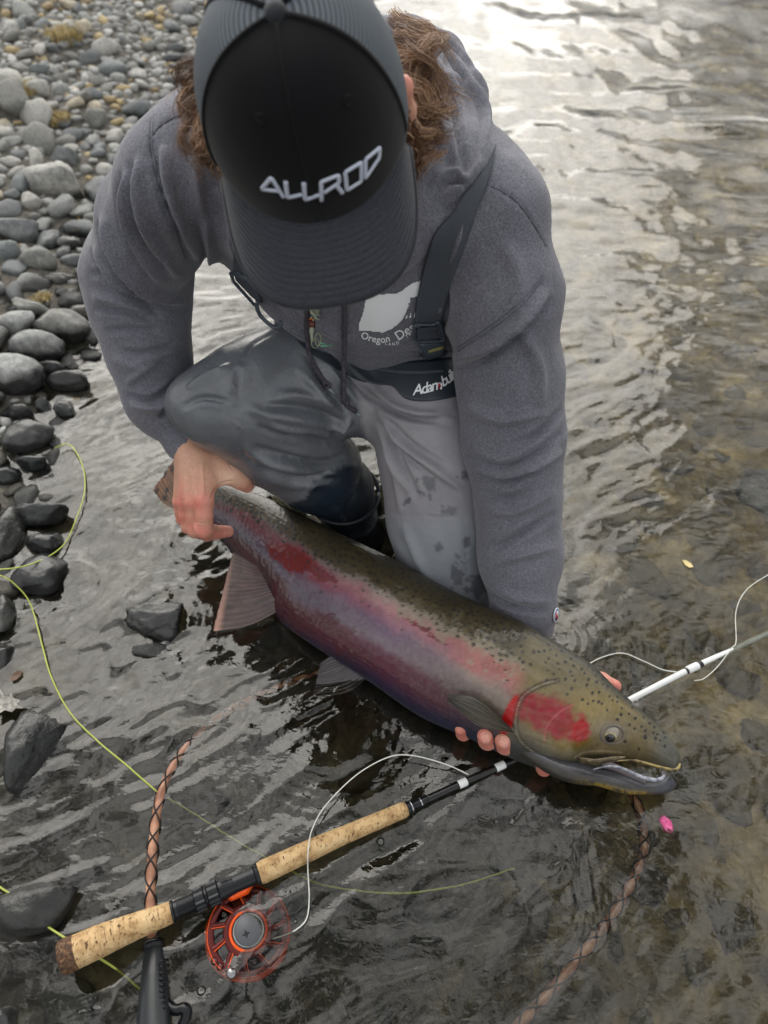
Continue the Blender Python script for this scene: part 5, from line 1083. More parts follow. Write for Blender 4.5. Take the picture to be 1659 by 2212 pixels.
m = Mat('yellow lip', srgb(190, 158, 66), .35); m.base(m.ramp(m.noise(130, 3), [(.35, srgb(84, 72, 44)), (.6, srgb(150, 132, 82))])); part('upper_lip', new_mesh('upper_lip', *dline([(1330, 1644), (1364, 1642), (1393, 1648), (1422, 1656), (1450, 1662), (1464, 1660), (1469, 1650)], [.0008]*10+[.0018]*36+[.0014]*4, .0125)), m.m, fish)
m = Mat('maxilla', srgb(70, 60, 44), .3); m.base(m.ramp(m.noise(110, 4, .6), [(.35, srgb(44, 38, 30)), (.6, srgb(90, 78, 52)), (.75, srgb(140, 124, 88))])); part('maxilla', new_mesh('maxilla', *dline([(1246, 1636), (1262, 1644), (1290, 1646), (1322, 1640), (1350, 1636)], np.r_[np.linspace(.001, .003, 10), [.003]*30, np.linspace(.003, .001, 10)], .036, ry=np.r_[np.linspace(.003, .0085, 14), [.0085]*16, np.linspace(.0085, .002, 20)])), m.m, fish)
# eye
X, N = cast(FT, 1322, 1587, 0); Vs_, Fs_ = ICO[4]; ec = X - N*.0065; Q = Vs_*.0125
dirc = P(1314, 1597, 1.0)-CAM; ray = dirc/np.linalg.norm(dirc); me = new_mesh('eye', Q*np.array([1.15, 1, 1])+ec, Fs_)
qe = proj(Q*np.array([1.15, 1, 1])+ec); du = np.hypot((qe[:, 0]-1318)/11.5, (qe[:, 1]-1595)/10); rg_ = np.hypot((qe[:, 0]-1316), (qe[:, 1]-1596)*1.15)
ce_ = np.repeat(C(92, 82, 62), len(Q), 0); ce_ = lay(ce_, .6*sst(12, 20, rg_), C(150, 146, 138)); ce_ = lay(ce_, np.exp(-((du-1.15)/.16)**2)*.9, C(176, 160, 110)); ce_ = lay(ce_, sst(1.05, .9, du), C(10, 12, 16)); set_col(me, 'Col', ce_)
m = Mat('fish eye', rough=.08); m.base(m.attr('Col')); m.b.inputs['Coat Weight'].default_value = 1.0; part('eye', me, m.m, fish)
rim = np.array([cast(FT, 1322+25*cos(t_), 1586+20*sin(t_), .0004)[0] for t_ in np.linspace(0, 2*pi, 40)]); part('eye_rim', new_mesh('eye_rim', *tube(rim, .0013, 8)), Mat('eye rim', srgb(112, 106, 98), .3).m, fish)
# fins
m = Mat('fin membrane', rough=.32); m.base(m.attr('Col')); m.b.inputs['Coat Weight'].default_value = .4; m.bump((m.noise(220, 4, .6), .4, .0012)); M_FIN = m.m
def fin(name, lead, trail, rays, d0, d1, c0, c1, spots=False, tipc=None, curl=.004, seed=1, ragged=.02, n_=70):
    a = spline(np.array(lead, float), n_); b = spline(np.array(trail, float), n_); nw = 90; r_ = np.random.RandomState(seed); w_ = np.linspace(0, 1, nw)**1.0; t = np.linspace(0, 1, n_); jw = .010*np.cumsum(r_.normal(size=nw))*np.sin(np.linspace(0, pi, nw))
    rag = 1-ragged*np.abs(np.interp(w_*rays, np.arange(rays*2+2)/2, r_.rand(rays*2+2)))
    UV = np.zeros((n_, nw, 2))
    for j in range(nw):
        tt = t*rag[j]; UV[:, j, 0] = np.interp(tt, t, a[:, 0])*(1-w_[j])+np.interp(tt, t, b[:, 0])*w_[j]; UV[:, j, 1] = np.interp(tt, t, a[:, 1])*(1-w_[j])+np.interp(tt, t, b[:, 1])*w_[j]
    D = d0+(d1-d0)*t[:, None]+curl*np.sin(w_*3.1)[None]*t[:, None]
    rayh = np.cos(2*pi*rays*(w_+jw))[None]*(.0007*(1-.6*t[:, None])); X = np.array([[P(UV[i, j, 0], UV[i, j, 1], D[i, j]-rayh[i, j]) for j in range(nw)] for i in range(n_)])
    th_ = (.0016*(1-t)+.00035)[:, None, None]*((CAM-X)/np.linalg.norm(CAM-X, axis=-1)[..., None])
    V_ = np.vstack([X.reshape(-1, 3), (X-th_).reshape(-1, 3)]); n = n_*nw; g = grid_faces(n_, nw); Fc = [tuple(f) for f in g]+[tuple(f[::-1]+n) for f in g]
    ring = [i*nw for i in range(n_)]+[(n_-1)*nw+j for j in range(1, nw)]+[i*nw+nw-1 for i in range(n_-2, -1, -1)]+[j for j in range(nw-2, 0, -1)]
    for p_, q_ in zip(ring, ring[1:]+ring[:1]): Fc.append((p_, q_, q_+n, p_+n))
    tn = np.broadcast_to(t[:, None], (n_, nw)); rr = (.5+.5*np.cos(2*pi*rays*(w_+jw)))[None]*np.ones((n_, 1)); nz_ = n2(tn*6, w_[None]*14*np.ones((n_, 1)), seed, 3)
    cl = C(*c0)*(1-tn[..., None])+C(*c1)*tn[..., None]; cl = .72*cl*(.72+.46*rr[..., None])*(1+.34*nz_[..., None])
    if tipc is not None: k_ = (sst(.86, .97, tn)*(1-w_[None])**.7)[..., None]; cl = cl*(1-k_)+C(*tipc)*k_
    if spots:
        for _ in range(26): a_, b_ = r_.rand(2); k_ = sst(1.1, .7, np.hypot((tn-a_)/.05, (w_[None]-b_)/.05))[..., None]; cl = cl*(1-.85*k_)+C(24, 26, 24)*.85*k_
    me = new_mesh(name, V_, Fc); set_col(me, 'Col', np.clip(np.vstack([cl.reshape(-1, 3)]*2), .003, 1)); return part(name, me, M_FIN, fish)
fin('anal_fin', [(606, 1318), (540, 1350), (458, 1364)], [(556, 1222), (528, 1206), (503, 1192)], 15, dz(580, 1280, .035), dz(480, 1320, .022), (84, 58, 62), (104, 84, 76), tipc=(186, 142, 126), seed=2)
fin('pelvic_fin', [(796, 1462), (750, 1497), (672, 1510)], [(738, 1410), (712, 1418), (692, 1432)], 11, dz(765, 1440, .012), dz(690, 1480, .004), (76, 66, 72), (64, 58, 62), seed=3)
fin('pectoral_fin', [(1112, 1584), (1034, 1567), (964, 1512)], [(1098, 1566), (1030, 1508), (968, 1499)], 12, dz(1100, 1575, .038)-.047, dz(975, 1505, .05)-.058, (92, 82, 66), (66, 62, 54), seed=4, curl=-.006)
fin('adipose_fin', [(674, 1126), (640, 1084), (604, 1064)], [(622, 1106), (600, 1090), (586, 1074)], 5, dz(650, 1110, .06), dz(600, 1075, .075), (110, 110, 84), (140, 140, 110), True, seed=5, ragged=0)
fin('dorsal_fin', [(960, 1262), (920, 1206), (872, 1188)], [(862, 1222), (856, 1208), (850, 1198)], 10, dz(920, 1240, .07), dz(870, 1195, .06), (88, 84, 62), (120, 116, 88), True, seed=6)
fin('tail_fin', [(404, 1104), (362, 1094), (329, 1058)], [(404, 1028), (436, 985), (434, 912)], 20, 1.19, 1.205, (96, 80, 58), (140, 100, 74), True, seed=7, curl=.012)
# ================================================================== GEAR IN THE WATER
def rot_frame(a, b):
    t = b-a; t = t/np.linalg.norm(t); n = np.cross(t, [0, 0, 1.0]); n /= np.linalg.norm(n); return t, n, np.cross(n, t)
def pzl(pts): return np.array([Pz(*p) for p in pts])
RP = pzl([(128, 2072, .034), (250, 2018, .030), (378, 1967, .026), (470, 1926, .024), (560, 1887, .022), (720, 1814, .017), (878, 1747, .012), (990, 1696, .006), (1110, 1641, .002), (1260, 1565, .000), (1400, 1492, -.001), (1490, 1446, -.001), (1600, 1396, -.004), (1780, 1312, -.009)])
RS = np.r_[0, np.cumsum(np.linalg.norm(np.diff(RP, axis=0), axis=1))]
def rod_at(s): return np.stack([np.interp(s, RS, RP[:, k]) for k in range(3)], -1)
RC = spline(RP, 400); RSf = np.r_[0, np.cumsum(np.linalg.norm(np.diff(RC, axis=0), axis=1))]
def rod(s): return np.stack([np.interp(s, RSf, RC[:, k]) for k in range(3)], -1)
def s_of(u_): return float(np.interp(u_, proj(RC)[:, 0], RSf))
root = empty('fly_rod', RP[0]*np.array([1, 1, 0]), 'two handed fly rod with cork grips and an orange reel lying in the shallows', 'fishing rod')
def rtube(name, prof, mat, parent, n=28, m_=60):
    s = np.array([p_[0] for p_ in prof]); r_ = np.array([p_[1] for p_ in prof]); ss = np.unique(np.r_[np.linspace(s[0], s[-1], m_), s]); return part(name, new_mesh(name, *tube(rod(ss), np.interp(ss, s, r_), n)), mat, parent)
m = Mat('cork', rough=.7); cv = m.co('Object'); base = m.ramp(m.noise(60, 6, .7, cv), [(.30, srgb(140, 106, 66)), (.48, srgb(196, 162, 114)), (.72, srgb(224, 196, 150))])
pit = m.ramp(m.noise(230, 3, .65, m.co('Object', (1, .5, 1)), .5), [(.34, (1, 1, 1)), (.39, (0, 0, 0))]); seg_ = m.attr('along', 'Fac')
cr_ = m.ramp(m.noise(1.0, 3, .6, m.n('CombineXYZ', {0: m.math('MULTIPLY', seg_, 420), 1: m.math('MULTIPLY', m.attr('round', 'Fac'), 3.5), 2: 0.0}).outputs[0]), [(.60, (0, 0, 0)), (.66, (1, 1, 1))])
ring_ = m.ramp(m.math('ABSOLUTE', m.math('SINE', m.math('MULTIPLY', seg_, pi/.0125))), [(0, (1, 1, 1)), (.05, (0, 0, 0))])
dkn = m.mix(1.0, m.mix(.75, pit, cr_, 'ADD'), m.mix(.35, (0, 0, 0), ring_), 'ADD'); col_ = m.mix(dkn, base, srgb(92, 60, 34)); m.base(col_); m.bump((m.math('SUBTRACT', 1.0, dkn), .7, .0012), (m.noise(200, 4), .25, .001)); M_CORK = m.m
def cork(name, s0, s1, prof, parent):
    ss = np.linspace(s0, s1, 120); t = (ss-s0)/(s1-s0); r_ = np.interp(t, [p_[0] for p_ in prof], [p_[1] for p_ in prof]); rj = r_*(1+.006*np.sin(ss*2*pi/.0125))
    V_, F_ = tube(rod(ss), rj, 40); V_ = np.asarray(V_); k_ = fbm(V_, 90, 3, 4); 
    me = new_mesh(name, V_, F_); al_ = np.r_[np.repeat(ss, 40), s0, s1]; rn = np.r_[np.tile(np.sin(np.linspace(0, 2*pi, 40, endpoint=False))*1.5, 120), 0, 0]; set_val(me, 'along', al_); set_val(me, 'round', rn); return part(name, me, M_CORK, parent)
sA, sB, sC, sD, sE = s_of(156), s_of(374), s_of(558), s_of(878), s_of(128)
cork('cork_grip', sA, sB, [(0, .0182), (.25, .0178), (.6, .0148), (.97, .0122), (1, .0112)], root)
cork('cork_grip', sC, sD, [(0, .0122), (.03, .0135), (.35, .0126), (.62, .0108), (.9, .0102), (.97, .0102), (1, .0088)], root)
m = Mat('burl cork', rough=.75); m.base(m.ramp(m.noise(260, 5, .75), [(.35, srgb(30, 19, 12)), (.5, srgb(80, 54, 36)), (.65, srgb(140, 106, 72))])); m.bump((m.noise(200, 4), .6, .0015)); rtube('butt_cap', [(0, .0135), (.0012, .0168), (.004, .0184), (.008, .0190), (max(sA, .017)+.0015, .0187)], m.m, root)
M_BLK = Mat('black anodised metal', srgb(26, 28, 32), .25, Metallic=.4).m
seat = rtube('reel_seat', [(sB, .0105), (sC, .0100)], M_BLK, root)
rtube('winding_ring', [(sB-.0015, .0125), (sB+.001, .0128), (sB+.002, .0105)], M_BLK, seat, m_=6); rtube('winding_ring', [(sC-.005, .0110), (sC-.003, .0132), (sC+.001, .0128)], M_BLK, seat, m_=6)
s1_, s2_, s3_, s4_ = s_of(384), s_of(420), s_of(446), s_of(474)
k = 0
for i in range(9):
    a = s1_+(s2_-s1_)*i/9; rtube('thread', [(a, .0100), (a+.0007, .0116), (a+.0016, .0100)], M_BLK, seat, m_=4)
for a, b in ((s2_, s3_-.001), (s3_+.001, s4_)):
    ss = np.linspace(a, b, 10); V_, F_ = tube(rod(ss), [.0118]+[.0136]*8+[.0120], 48); V_ = np.asarray(V_); c_ = np.repeat(rod(ss), 48, 0); V_[:480] = c_+(V_[:480]-c_)*(1+.05*np.sign(np.cos(np.tile(np.arange(48)*2*pi/48*12, 10))))[:, None]; part('locking_ring', new_mesh('locking_ring', V_, F_, False), M_BLK, seat)
rtube('hood', [(s4_, .0122), (s4_+.004, .0125), (s4_+.012, .0112), (s4_+.018, .0104)], M_BLK, seat)
M_WHT = Mat('white rod lacquer', srgb(224, 226, 226), .15).m; M_WRAP = Mat('black thread wrap', srgb(14, 14, 16), .2).m; M_SIL = Mat('silver ring', srgb(180, 184, 190), .2, Metallic=1.0).m
rtube('winding_check', [(sD, .0088), (sD+.004, .0086), (sD+.012, .0062), (sD+.030, .0056)], M_BLK, root); rtube('ring_band', [(sD+.006, .0084), (sD+.0075, .0084)], M_SIL, root, m_=4); rtube('ring_band', [(sD+.020, .0064), (sD+.0215, .0064)], M_SIL, root, m_=4)
rtube('rod_blank', [(sD+.03, .0054), (s_of(1340), .0048)], M_WRAP, root, m_=60); rtube('rod_blank', [(s_of(1340), .0049), (s_of(1480), .0047), (RSf[-1], .0040)], M_WHT, root, m_=90)
for a, b in ((990, 1008), (1070, 1090)): rtube('glint_band', [(s_of(a), .0053), (s_of(a)+.001, .0056), (s_of(b)-.001, .0056), (s_of(b), .0053)], M_WHT, root, m_=8)  # white bands put on the black blank as painted glints
for a, b, r_ in ((s_of(1480), s_of(1487), .0052), (s_of(1505), s_of(1516), .0052)): rtube('thread_wrap', [(a, r_*.93), (a+.002, r_), (b-.002, r_), (b, r_*.93)], M_WRAP, root, m_=14)
rtube('ferrule', [(s_of(1484), .0050), (s_of(1486), .0062), (s_of(1506), .0062), (s_of(1508), .0050)], M_WHT, root)
g_ = rod(s_of(1545)); t_, n_, b_ = rot_frame(rod(s_of(1540)), rod(s_of(1550))); part('line_guide', new_mesh('line_guide', *tube(np.array([g_+n_*.011*cos(a)-n_*.008+t_*.006*sin(a)+np.array([0, 0, -.002]) for a in np.linspace(0, 2*pi, 24)]), .0007, 6)), M_SIL, root)
# reel
rc = Pz(537, 2012, -.006); zax = CAM-rc; zax /= np.linalg.norm(zax); zax = zax*.75+np.array([.05, .10, .55]); zax /= np.linalg.norm(zax); tt_, nn_, bb_ = rot_frame(rod(s_of(430)), rod(s_of(550)))
xax = tt_-zax*(tt_@zax); xax /= np.linalg.norm(xax); yax = np.cross(zax, xax)
def RLp(x, y, z): return rc + np.multiply.outer(np.asarray(x, float), xax) + np.multiply.outer(np.asarray(y, float), yax) + np.multiply.outer(np.asarray(z, float), zax)
m = Mat('burgundy anodised', srgb(92, 30, 28), .3, Metallic=.5); M_BUR = m.m; M_ORG = Mat('orange anodised', srgb(250, 92, 16), .3, Metallic=.1).m; M_GREY = Mat('grey anodised', srgb(92, 94, 98), .4, Metallic=.7).m; M_BACK = Mat('pale backing', srgb(196, 196, 190), .7).m
an = np.linspace(0, 2*pi, 80)
RR = .0485
def rring(r_, z_, w_, mat, name, parent, ry=None): return part(name, new_mesh(name, *tube(RLp(r_*np.cos(an), r_*np.sin(an), z_+0*an), w_, 8, ry=ry, N0=np.repeat(zax[None], 80, 0))), mat, parent)
reel = rring(RR, -.022, .0022, M_ORG, 'reel', root, .0035)
fo = part('reel_foot', new_mesh('reel_foot', *tube(np.array([rod(s_of(475))-b_*.004+nn_*0, rod(s_of(500))+np.array([.0, -.010, -.010]), rod(s_of(530))+np.array([0, -.010, -.010]), rod(s_of(552))]), [.003, .005, .005, .003], 12, ry=[.006, .008, .008, .006])), M_ORG, reel)
for a in (85, 100): part('reel_stem', new_mesh('reel_stem', *tube([RLp(.046*cos(radians(a)), .046*sin(radians(a)), -.018), RLp(.062*cos(radians(a)), .062*sin(radians(a)), -.012)], .005, 10, ry=.009)), M_ORG, reel)
for a in (20, 60, 120, 160, 215, 325): part('pillar', new_mesh('pillar', *tube([RLp(RR*cos(radians(a)), RR*sin(radians(a)), -.024), RLp(RR*cos(radians(a)), RR*sin(radians(a)), .004)], .0022, 8)), M_ORG, reel)
sp0 = rring(RR-.0035, .004, .0016, M_BUR, 'spool', reel, .0045); rring(RR-.0005, .004, .0012, M_ORG, 'spool_edge', reel, .0012)
rring(.0215, .006, .0018, M_ORG, 'spool_edge', reel, .002); rring(.0260, .0055, .0016, M_BUR, 'spool_edge', reel, .0040)
part('backing_line', new_mesh('backing_line', *tube(RLp([0, 0], [0, 0], [-.021, -.004]), .037, 48)), M_BACK, reel); part('back_plate', new_mesh('back_plate', *tube(RLp([0, 0], [0, 0], [-.024, -.022]), RR-.001, 48)), M_BUR, reel)
part('spool_floor', new_mesh('spool_floor', *tube(RLp([0, 0], [0, 0], [-.004, -.0032]), .0405, 48)), Mat('dark spool wall', srgb(58, 24, 24), .4).m, reel)
for i in range(11):
    a = 2*pi*i/11+.15; X = [RLp(r_*cos(a+sw), r_*sin(a+sw), .0048) for r_, sw in ((.025, 0), (.031, .10), (.038, .16), (.0455, .20))]; part('spoke', new_mesh('spoke', *tube(spline(np.array(X), 14), .0013, 8, ry=.0028, N0=np.repeat(zax[None], 14, 0))), M_BUR, reel)
    X = [RLp(r_*cos(a+sw+.10), r_*sin(a+sw+.10), .0062) for r_, sw in ((.0262, 0), (.031, .09), (.038, .14), (.0440, .17))]; part('spoke_edge', new_mesh('spoke_edge', *tube(spline(np.array(X), 14), .0006, 6)), M_ORG, reel)
hub = part('hub', new_mesh('hub', *tube(RLp([0, 0, 0, 0], [0, 0, 0, 0], [-.003, .009, .010, .0105]), [.0172, .0172, .0168, .016], 48)), M_GREY, reel)
V_, F_ = tube(RLp([0, 0], [0, 0], [.001, .0088]), .0180, 120); V_ = np.asarray(V_); V_[:240] = np.where((np.arange(240) % 2 == 0)[:, None], V_[:240], V_[:240]-(V_[:240]-RLp(0, 0, .005))*.03); part('knurled_ring', new_mesh('knurled_ring', V_, F_, False), M_SIL, hub)
part('star_emblem', new_mesh('star_emblem', *prism([((.005 if k_ % 2 == 0 else .0018)*cos(k_*pi/4), (.005 if k_ % 2 == 0 else .0018)*sin(k_*pi/4)) for k_ in range(8)], .0008, lambda Q_: RLp(Q_[:, 0]-.004, Q_[:, 1]-.003, Q_[:, 2]+.0103))), Mat('dark mark', srgb(40, 42, 46), .5).m, hub)
M_CLR = Mat('silver knob', srgb(150, 150, 152), .12, Metallic=.9).m; kq = RLp(-.031, -.036, .006); part('handle_knob', new_mesh('handle_knob', *tube([RLp(-.031, -.036, .005), RLp(-.031, -.036, .010), RLp(-.031, -.036, .019), RLp(-.031, -.036, .024)], [.004, .0048, .0062, .0045], 20)), M_CLR, reel)
# landing net
net = empty('landing_net', Pz(330, 2100, -.05), 'landing net with a black handle and a copper toned hoop sunk under the fish', 'landing net')
HP = pzl([(332, 2062, .000), (326, 1960, .001), (328, 1860, .001), (343, 1735, -.001), (375, 1655, -.003), (425, 1592, -.008), (510, 1535, -.035), (640, 1480, -.06), (800, 1440, -.075), (980, 1450, -.08), (1150, 1520, -.075), (1290, 1620, -.06), (1362, 1725, -.040), (1386, 1800, -.034), (1378, 1872, -.034), (1312, 1990, -.036), (1215, 2110, -.036), (1120, 2215, -.034), (980, 2330, -.03), (780, 2420, -.03), (520, 2400, -.02), (390, 2290, -.01)])
HC_ = resample(spline(HP, 500), 700); T_, N_, B_ = frames(HC_)
m = Mat('copper lacquered hoop', rough=.25); m.base(m.ramp(m.noise(40, 4), [(.35, srgb(130, 84, 64)), (.65, srgb(206, 154, 124))])); part('hoop', new_mesh('hoop', *tube(HC_, .0062, 14)), m.m, net)
tt = np.arange(700); VF = []
for sg in (1, -1):
    for k_ in range(2): a = sg*(tt*.26+.8*np.sin(tt*.043)+.4*np.sin(tt*.13))+pi*k_; VF.append(tube(HC_+N_*(.0070*np.cos(a))[:, None]+B_*(.0070*np.sin(a))[:, None], .0011, 5))
part('net_lacing', new_mesh('net_lacing', *join(VF)), Mat('black net cord', srgb(22, 22, 22), .5).m, net)
hb = spline(pzl([(334, 2040, -.004), (334, 2100, .0), (332, 2160, .004), (332, 2240, .008), (336, 2330, .012)]), 40)
hn = part('handle', new_mesh('handle', *tube(hb, np.r_[np.linspace(.0105, .014, 12), [.014]*16, np.linspace(.014, .017, 12)], 20, ry=np.r_[np.linspace(.012, .015, 12), np.linspace(.015, .022, 28)], N0=np.repeat(np.array([[0, 0, 1.0]]), 40, 0))), Mat('black moulded plastic', srgb(34, 38, 42), .3).m, net)
part('collar', new_mesh('collar', *tube(pzl([(333, 2034, -.004), (333, 2050, -.003)]), [.0125, .0135], 20)), M_BLK, net)
for i in range(9):
    y_ = 2075+i*13; X = pzl([(345, y_, .0155), (356, y_, .013)]); part('grip_ridge', new_mesh('grip_ridge', *tube(X, .0016, 8)), M_BLK, hn)
part('yoke_arm', new_mesh('yoke_arm', *tube(spline(pzl([(345, 2150, .0), (375, 2180, .002), (400, 2178, .004), (402, 2196, .002), (388, 2230, -.004), (392, 2292, -.01)]), 40), .0060, 10)), M_BLK, net)
V_ = []; F_ = []; hs = .0075
pw = proj(HC_)[:, :2]
from mathutils.geometry import intersect_point_tri_2d
poly2 = HC_[:, :2]
def inpoly(x, y):
    c_ = False; j = len(poly2)-7
    for i in range(0, len(poly2), 7):
        if ((poly2[i, 1] > y) != (poly2[j, 1] > y)) and (x < (poly2[j, 0]-poly2[i, 0])*(y-poly2[i, 1])/(poly2[j, 1]-poly2[i, 1]+1e-12)+poly2[i, 0]): c_ = not c_
        j = i
    return c_
segs = []; x0, y0 = poly2.min(0); x1, y1 = poly2.max(0); y0 = max(y0, .05)
for i in range(int((x1-x0)/(hs*1.732))+1):
    for j in range(int((y1-y0)/(hs*1.5))+1):
        cx_ = x0+i*hs*1.732+(j % 2)*hs*.866; cy_ = y0+j*hs*1.5
        if not inpoly(cx_, cy_): continue
        cn = [(cx_+hs*sin(a*pi/3), cy_+hs*cos(a*pi/3)) for a in (0, 1, 2, 3)]
        for a in range(3): segs.append((*cn[a], *cn[a+1]))
S_g = np.array(segs); mid = lambda x, y: np.maximum(-.075-.02*n2(x*9, y*9, 3, 2), ground(x, y)+.006)
A = np.c_[S_g[:, 0], S_g[:, 1], mid(S_g[:, 0], S_g[:, 1])]; Bq = np.c_[S_g[:, 2], S_g[:, 3], mid(S_g[:, 2], S_g[:, 3])]
dd = Bq-A; nn2 = np.cross(dd, [0, 0, 1.0]); nn2 /= np.linalg.norm(nn2, axis=1)[:, None]; w0 = .00038; up_ = np.array([0, 0, w0*1.5])
Vn = np.stack([A+nn2*w0, A-nn2*w0, A+up_, Bq+nn2*w0, Bq-nn2*w0, Bq+up_], 1).reshape(-1, 3); kk = np.arange(len(A))[:, None]*6
Fn = np.concatenate([kk+np.array([[0, 1, 4, 3]]), kk+np.array([[1, 2, 5, 4]]), kk+np.array([[2, 0, 3, 5]])], 0); bagm = new_mesh('net_bag', Vn, Fn, False); bag = part('net_bag', bagm, Mat('olive net mesh', srgb(26, 26, 20), .6).m, net, kind='stuff')
# lines
m = Mat('fly line', srgb(176, 186, 84), .4); M_LINE = m.m; M_LINE2 = Mat('white running line', srgb(222, 224, 216), .4).m
def line(name, groups, r_, mat, label, cat, grp=None):
    VF = [tube(resample(spline(pzl(g), 160), 160), r_, 8) for g in groups]; V_, F_ = join(VF); o = obj(name, new_mesh(name, V_, F_), mat); o['label'] = label; o['category'] = cat
    if grp: o['group'] = grp
    return o
fl = [(118, 968, .012), (150, 960, .008), (178, 1005, .006), (183, 1060, .005), (165, 1120, .005), (135, 1180, .008), (70, 1218, .04), (0, 1230, .06), (-60, 1225, .05), (-70, 1236, .045), (0, 1243, .05), (35, 1265, .035), (66, 1305, .014), (90, 1390, .006), (110, 1460, .005), (150, 1538, .004), (210, 1600, .004), (270, 1650, .004), (310, 1685, .003), (345, 1714, .000), (385, 1738, -.012), (440, 1772, -.020), (500, 1812, -.025), (560, 1848, -.03), (620, 1880, -.03), (690, 1912, -.03), (760, 1926, -.03), (850, 1934, -.032), (930, 1926, -.032), (1010, 1912, -.034), (1110, 1880, -.036)]
line('fly_line', [fl], .00115, M_LINE, 'yellow green fly line looping from the bank rocks across the water', 'fishing line')
line('fly_line', [[(-40, 1890, .02), (30, 1938, .012), (90, 1992, .010), (150, 2032, .012), (176, 2048, .006), (215, 2070, .002), (260, 2100, .0), (306, 2140, -.002), (330, 2156, -.01)]], .0013, M_LINE, 'short yellow green line passing under the rod butt at bottom left', 'fishing line')
line('running_line', [[(1012, 1673, .006), (960, 1650, .01), (890, 1632, .014), (838, 1636, .014), (770, 1674, .012), (705, 1738, .012), (675, 1790, .022), (666, 1835, .040), (665, 1880, .018), (668, 1940, .006), (662, 1985, .004), (640, 2008, .002), (612, 2022, -.006), (585, 2030, -.012)]], .00085, M_LINE2, 'white line arching over the upper cork grip down to the reel', 'fishing line')
line('running_line', [[(1262, 1440, .01), (1300, 1420, .006), (1345, 1411, .005), (1390, 1428, .005), (1430, 1446, .005), (1462, 1452, .006)]], .0008, M_LINE2, 'short white line curving from the fish head to the rod', 'fishing line')
line('leader', [[(1700, 1222, .004), (1659, 1242, .004), (1612, 1275, .004), (1590, 1320, .004), (1590, 1385, .006), (1580, 1400, .008), (1550, 1440, .004), (1520, 1466, .004), (1500, 1470, .004)]], .0006, M_LINE2, 'thin pale leader hanging in a curve at the right edge', 'fishing line')
line('tippet', [[(1385, 1500, .004), (1375, 1508, .002)], [(1372, 1502, .003), (1378, 1512, .001), (1366, 1512, .001)]], .0005, M_LINE2, 'tiny curl of clear line beside the white rod end', 'fishing line')
# small things
def blob(name, c, r_, mat, label, cat, grp=None, seed=0, amp=.1, sub=3):
    V_, F_ = ICO[sub]; V_ = V_*(1+amp*fbm(V_, 3, 3, seed))[:, None]*np.array(r_); o = obj(name, new_mesh(name, V_, F_), mat); o.location = [float(x) for x in c]; o['label'] = label; o['category'] = cat
    if grp: o['group'] = grp
    return o
m = Mat('pink yarn', srgb(226, 52, 138), .8); m.base(m.ramp(m.noise(260, 4), [(.3, srgb(200, 30, 110)), (.7, srgb(246, 130, 180))])); m.b.inputs['Subsurface Weight'].default_value = .2; m.bump((m.noise(500, 3), .5, .001))
eg = blob('egg_fly', Pz(1438, 1782, -.004), (.0085, .0115, .008), m.m, 'bright pink egg fly floating below the fish mouth', 'fishing fly', seed=5, amp=.15, sub=4); eg.rotation_euler = (0, 0, radians(25))
M_BUB = Mat('bubble film', (1, 1, 1), .02).m; bt = M_BUB.node_tree; bt.nodes.clear()
o_ = bt.nodes.new('ShaderNodeOutputMaterial'); mi = bt.nodes.new('ShaderNodeMixShader'); tr = bt.nodes.new('ShaderNodeBsdfTransparent'); gs = bt.nodes.new('ShaderNodeBsdfGlossy'); gs.inputs['Roughness'].default_value = .02; lw = bt.nodes.new('ShaderNodeLayerWeight'); lw.inputs['Blend'].default_value = .35
bt.links.new(lw.outputs['Fresnel'], mi.inputs[0]); bt.links.new(tr.outputs[0], mi.inputs[1]); bt.links.new(gs.outputs[0], mi.inputs[2]); bt.links.new(mi.outputs[0], o_.inputs[0])
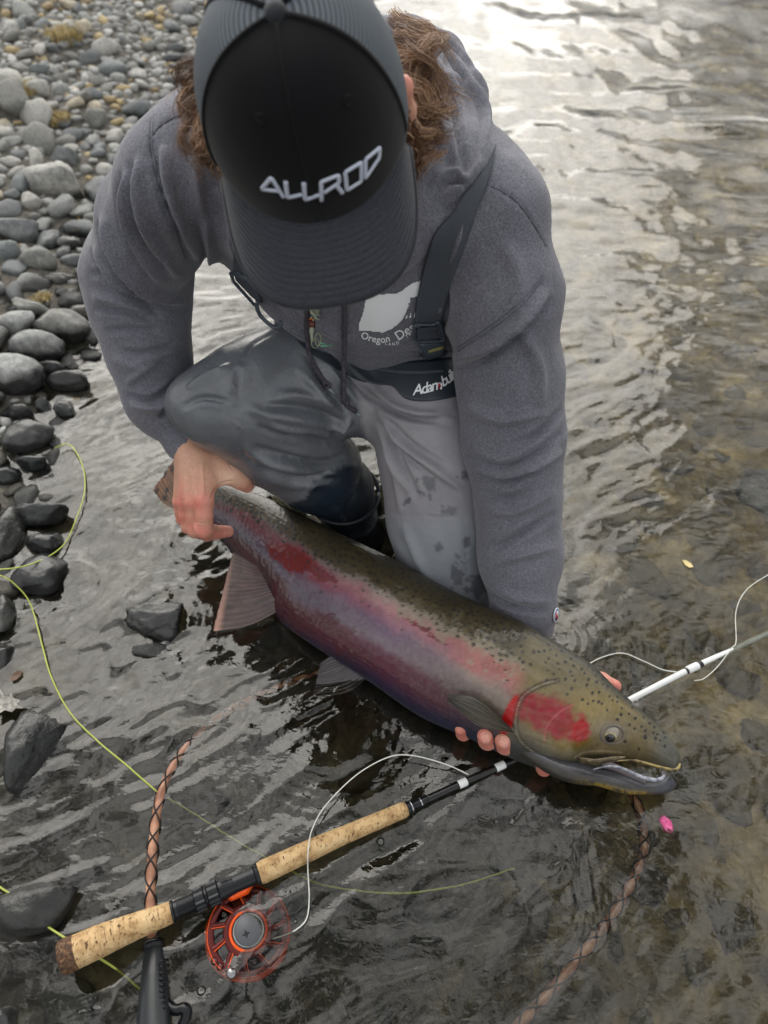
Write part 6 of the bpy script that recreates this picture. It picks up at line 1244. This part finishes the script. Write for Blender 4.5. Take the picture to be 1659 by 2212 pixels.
for (u_, v_, r_, lab) in ((672, 1637, 6, 'small bubble in the dark reflection above the upper grip'), (822, 1818, 9, 'bubble beside the far end of the upper cork grip'), (435, 2140, 10, 'bubble on the water right of the net handle'), (638, 1990, 5, 'small bubble right of the reel rim'), (464, 2076, 8, 'bubble at the left rim of the reel'), (476, 2088, 8, 'bubble touching the handle knob of the reel'), (560, 1388, 5, 'little bubble below the anal fin'), (484, 1976, 7, 'bubble resting on the spool of the reel')):
    d_ = dz(u_, v_, 0); blob('bubble', Pz(u_, v_, .001), [r_*d_/K]*3, M_BUB, lab, 'bubble', 'bubbles on the water', 1, 0, 3)
def leaf(name, poly, cen, z, mat, label, cup=.004):
    poly = np.array(poly, float); c = np.array(cen, float); pts3 = [Pz(*c, z)]+[Pz(*p_, z+.001+cup*(np.linalg.norm(p_-c)/40)**2) for p_ in poly]; V_ = np.array(pts3); n = len(poly); V2_ = np.vstack([V_, V_-np.array([0, 0, .0008])]); k = n+1
    F_ = [(0, i+1, (i+1) % n+1) for i in range(n)]+[(k, k+(i+1) % n+1, k+i+1) for i in range(n)]+[(i+1, k+i+1, k+(i+1) % n+1, (i+1) % n+1) for i in range(n)]
    o = obj(name, new_mesh(name, V_ if False else V2_, F_, False), mat); o['label'] = label; o['category'] = 'leaf'; return o
m = Mat('faded leaf', srgb(150, 146, 140), .7); m.base(m.ramp(m.noise(120, 4), [(.3, srgb(96, 92, 88)), (.7, srgb(176, 172, 164))])); m.bump((m.noise(160, 4), .6, .002))
leaf('maple_leaf', [(0, 1488), (8, 1502), (22, 1506), (24, 1496), (30, 1508), (44, 1512), (36, 1520), (50, 1530), (34, 1530), (26, 1538), (10, 1534), (0, 1540), (-16, 1546), (-10, 1530), (-26, 1526), (-12, 1516), (-18, 1500), (-4, 1504)], (12, 1520), .012, m.m, 'faded grey maple leaf above the cracked rock at the left edge')
m = Mat('yellow leaf', srgb(214, 196, 140), .6); leaf('small_leaf', [(1474, 1210), (1482, 1210), (1492, 1216), (1498, 1224), (1490, 1226), (1480, 1220)], (1486, 1218), .002, m.m, 'small pale yellow leaf floating right of the sleeve', .002)
m = Mat('brown leaf', srgb(84, 56, 36), .5); leaf('brown_leaf', [(22, 1462), (34, 1450), (46, 1448), (46, 1458), (36, 1468), (24, 1472)], (35, 1459), .002, m.m, 'curled brown leaf floating near the left edge', .003)
M_TWIG = Mat('bleached grass stem', srgb(150, 140, 112), .7).m
# droplets of white grit on the riverbed
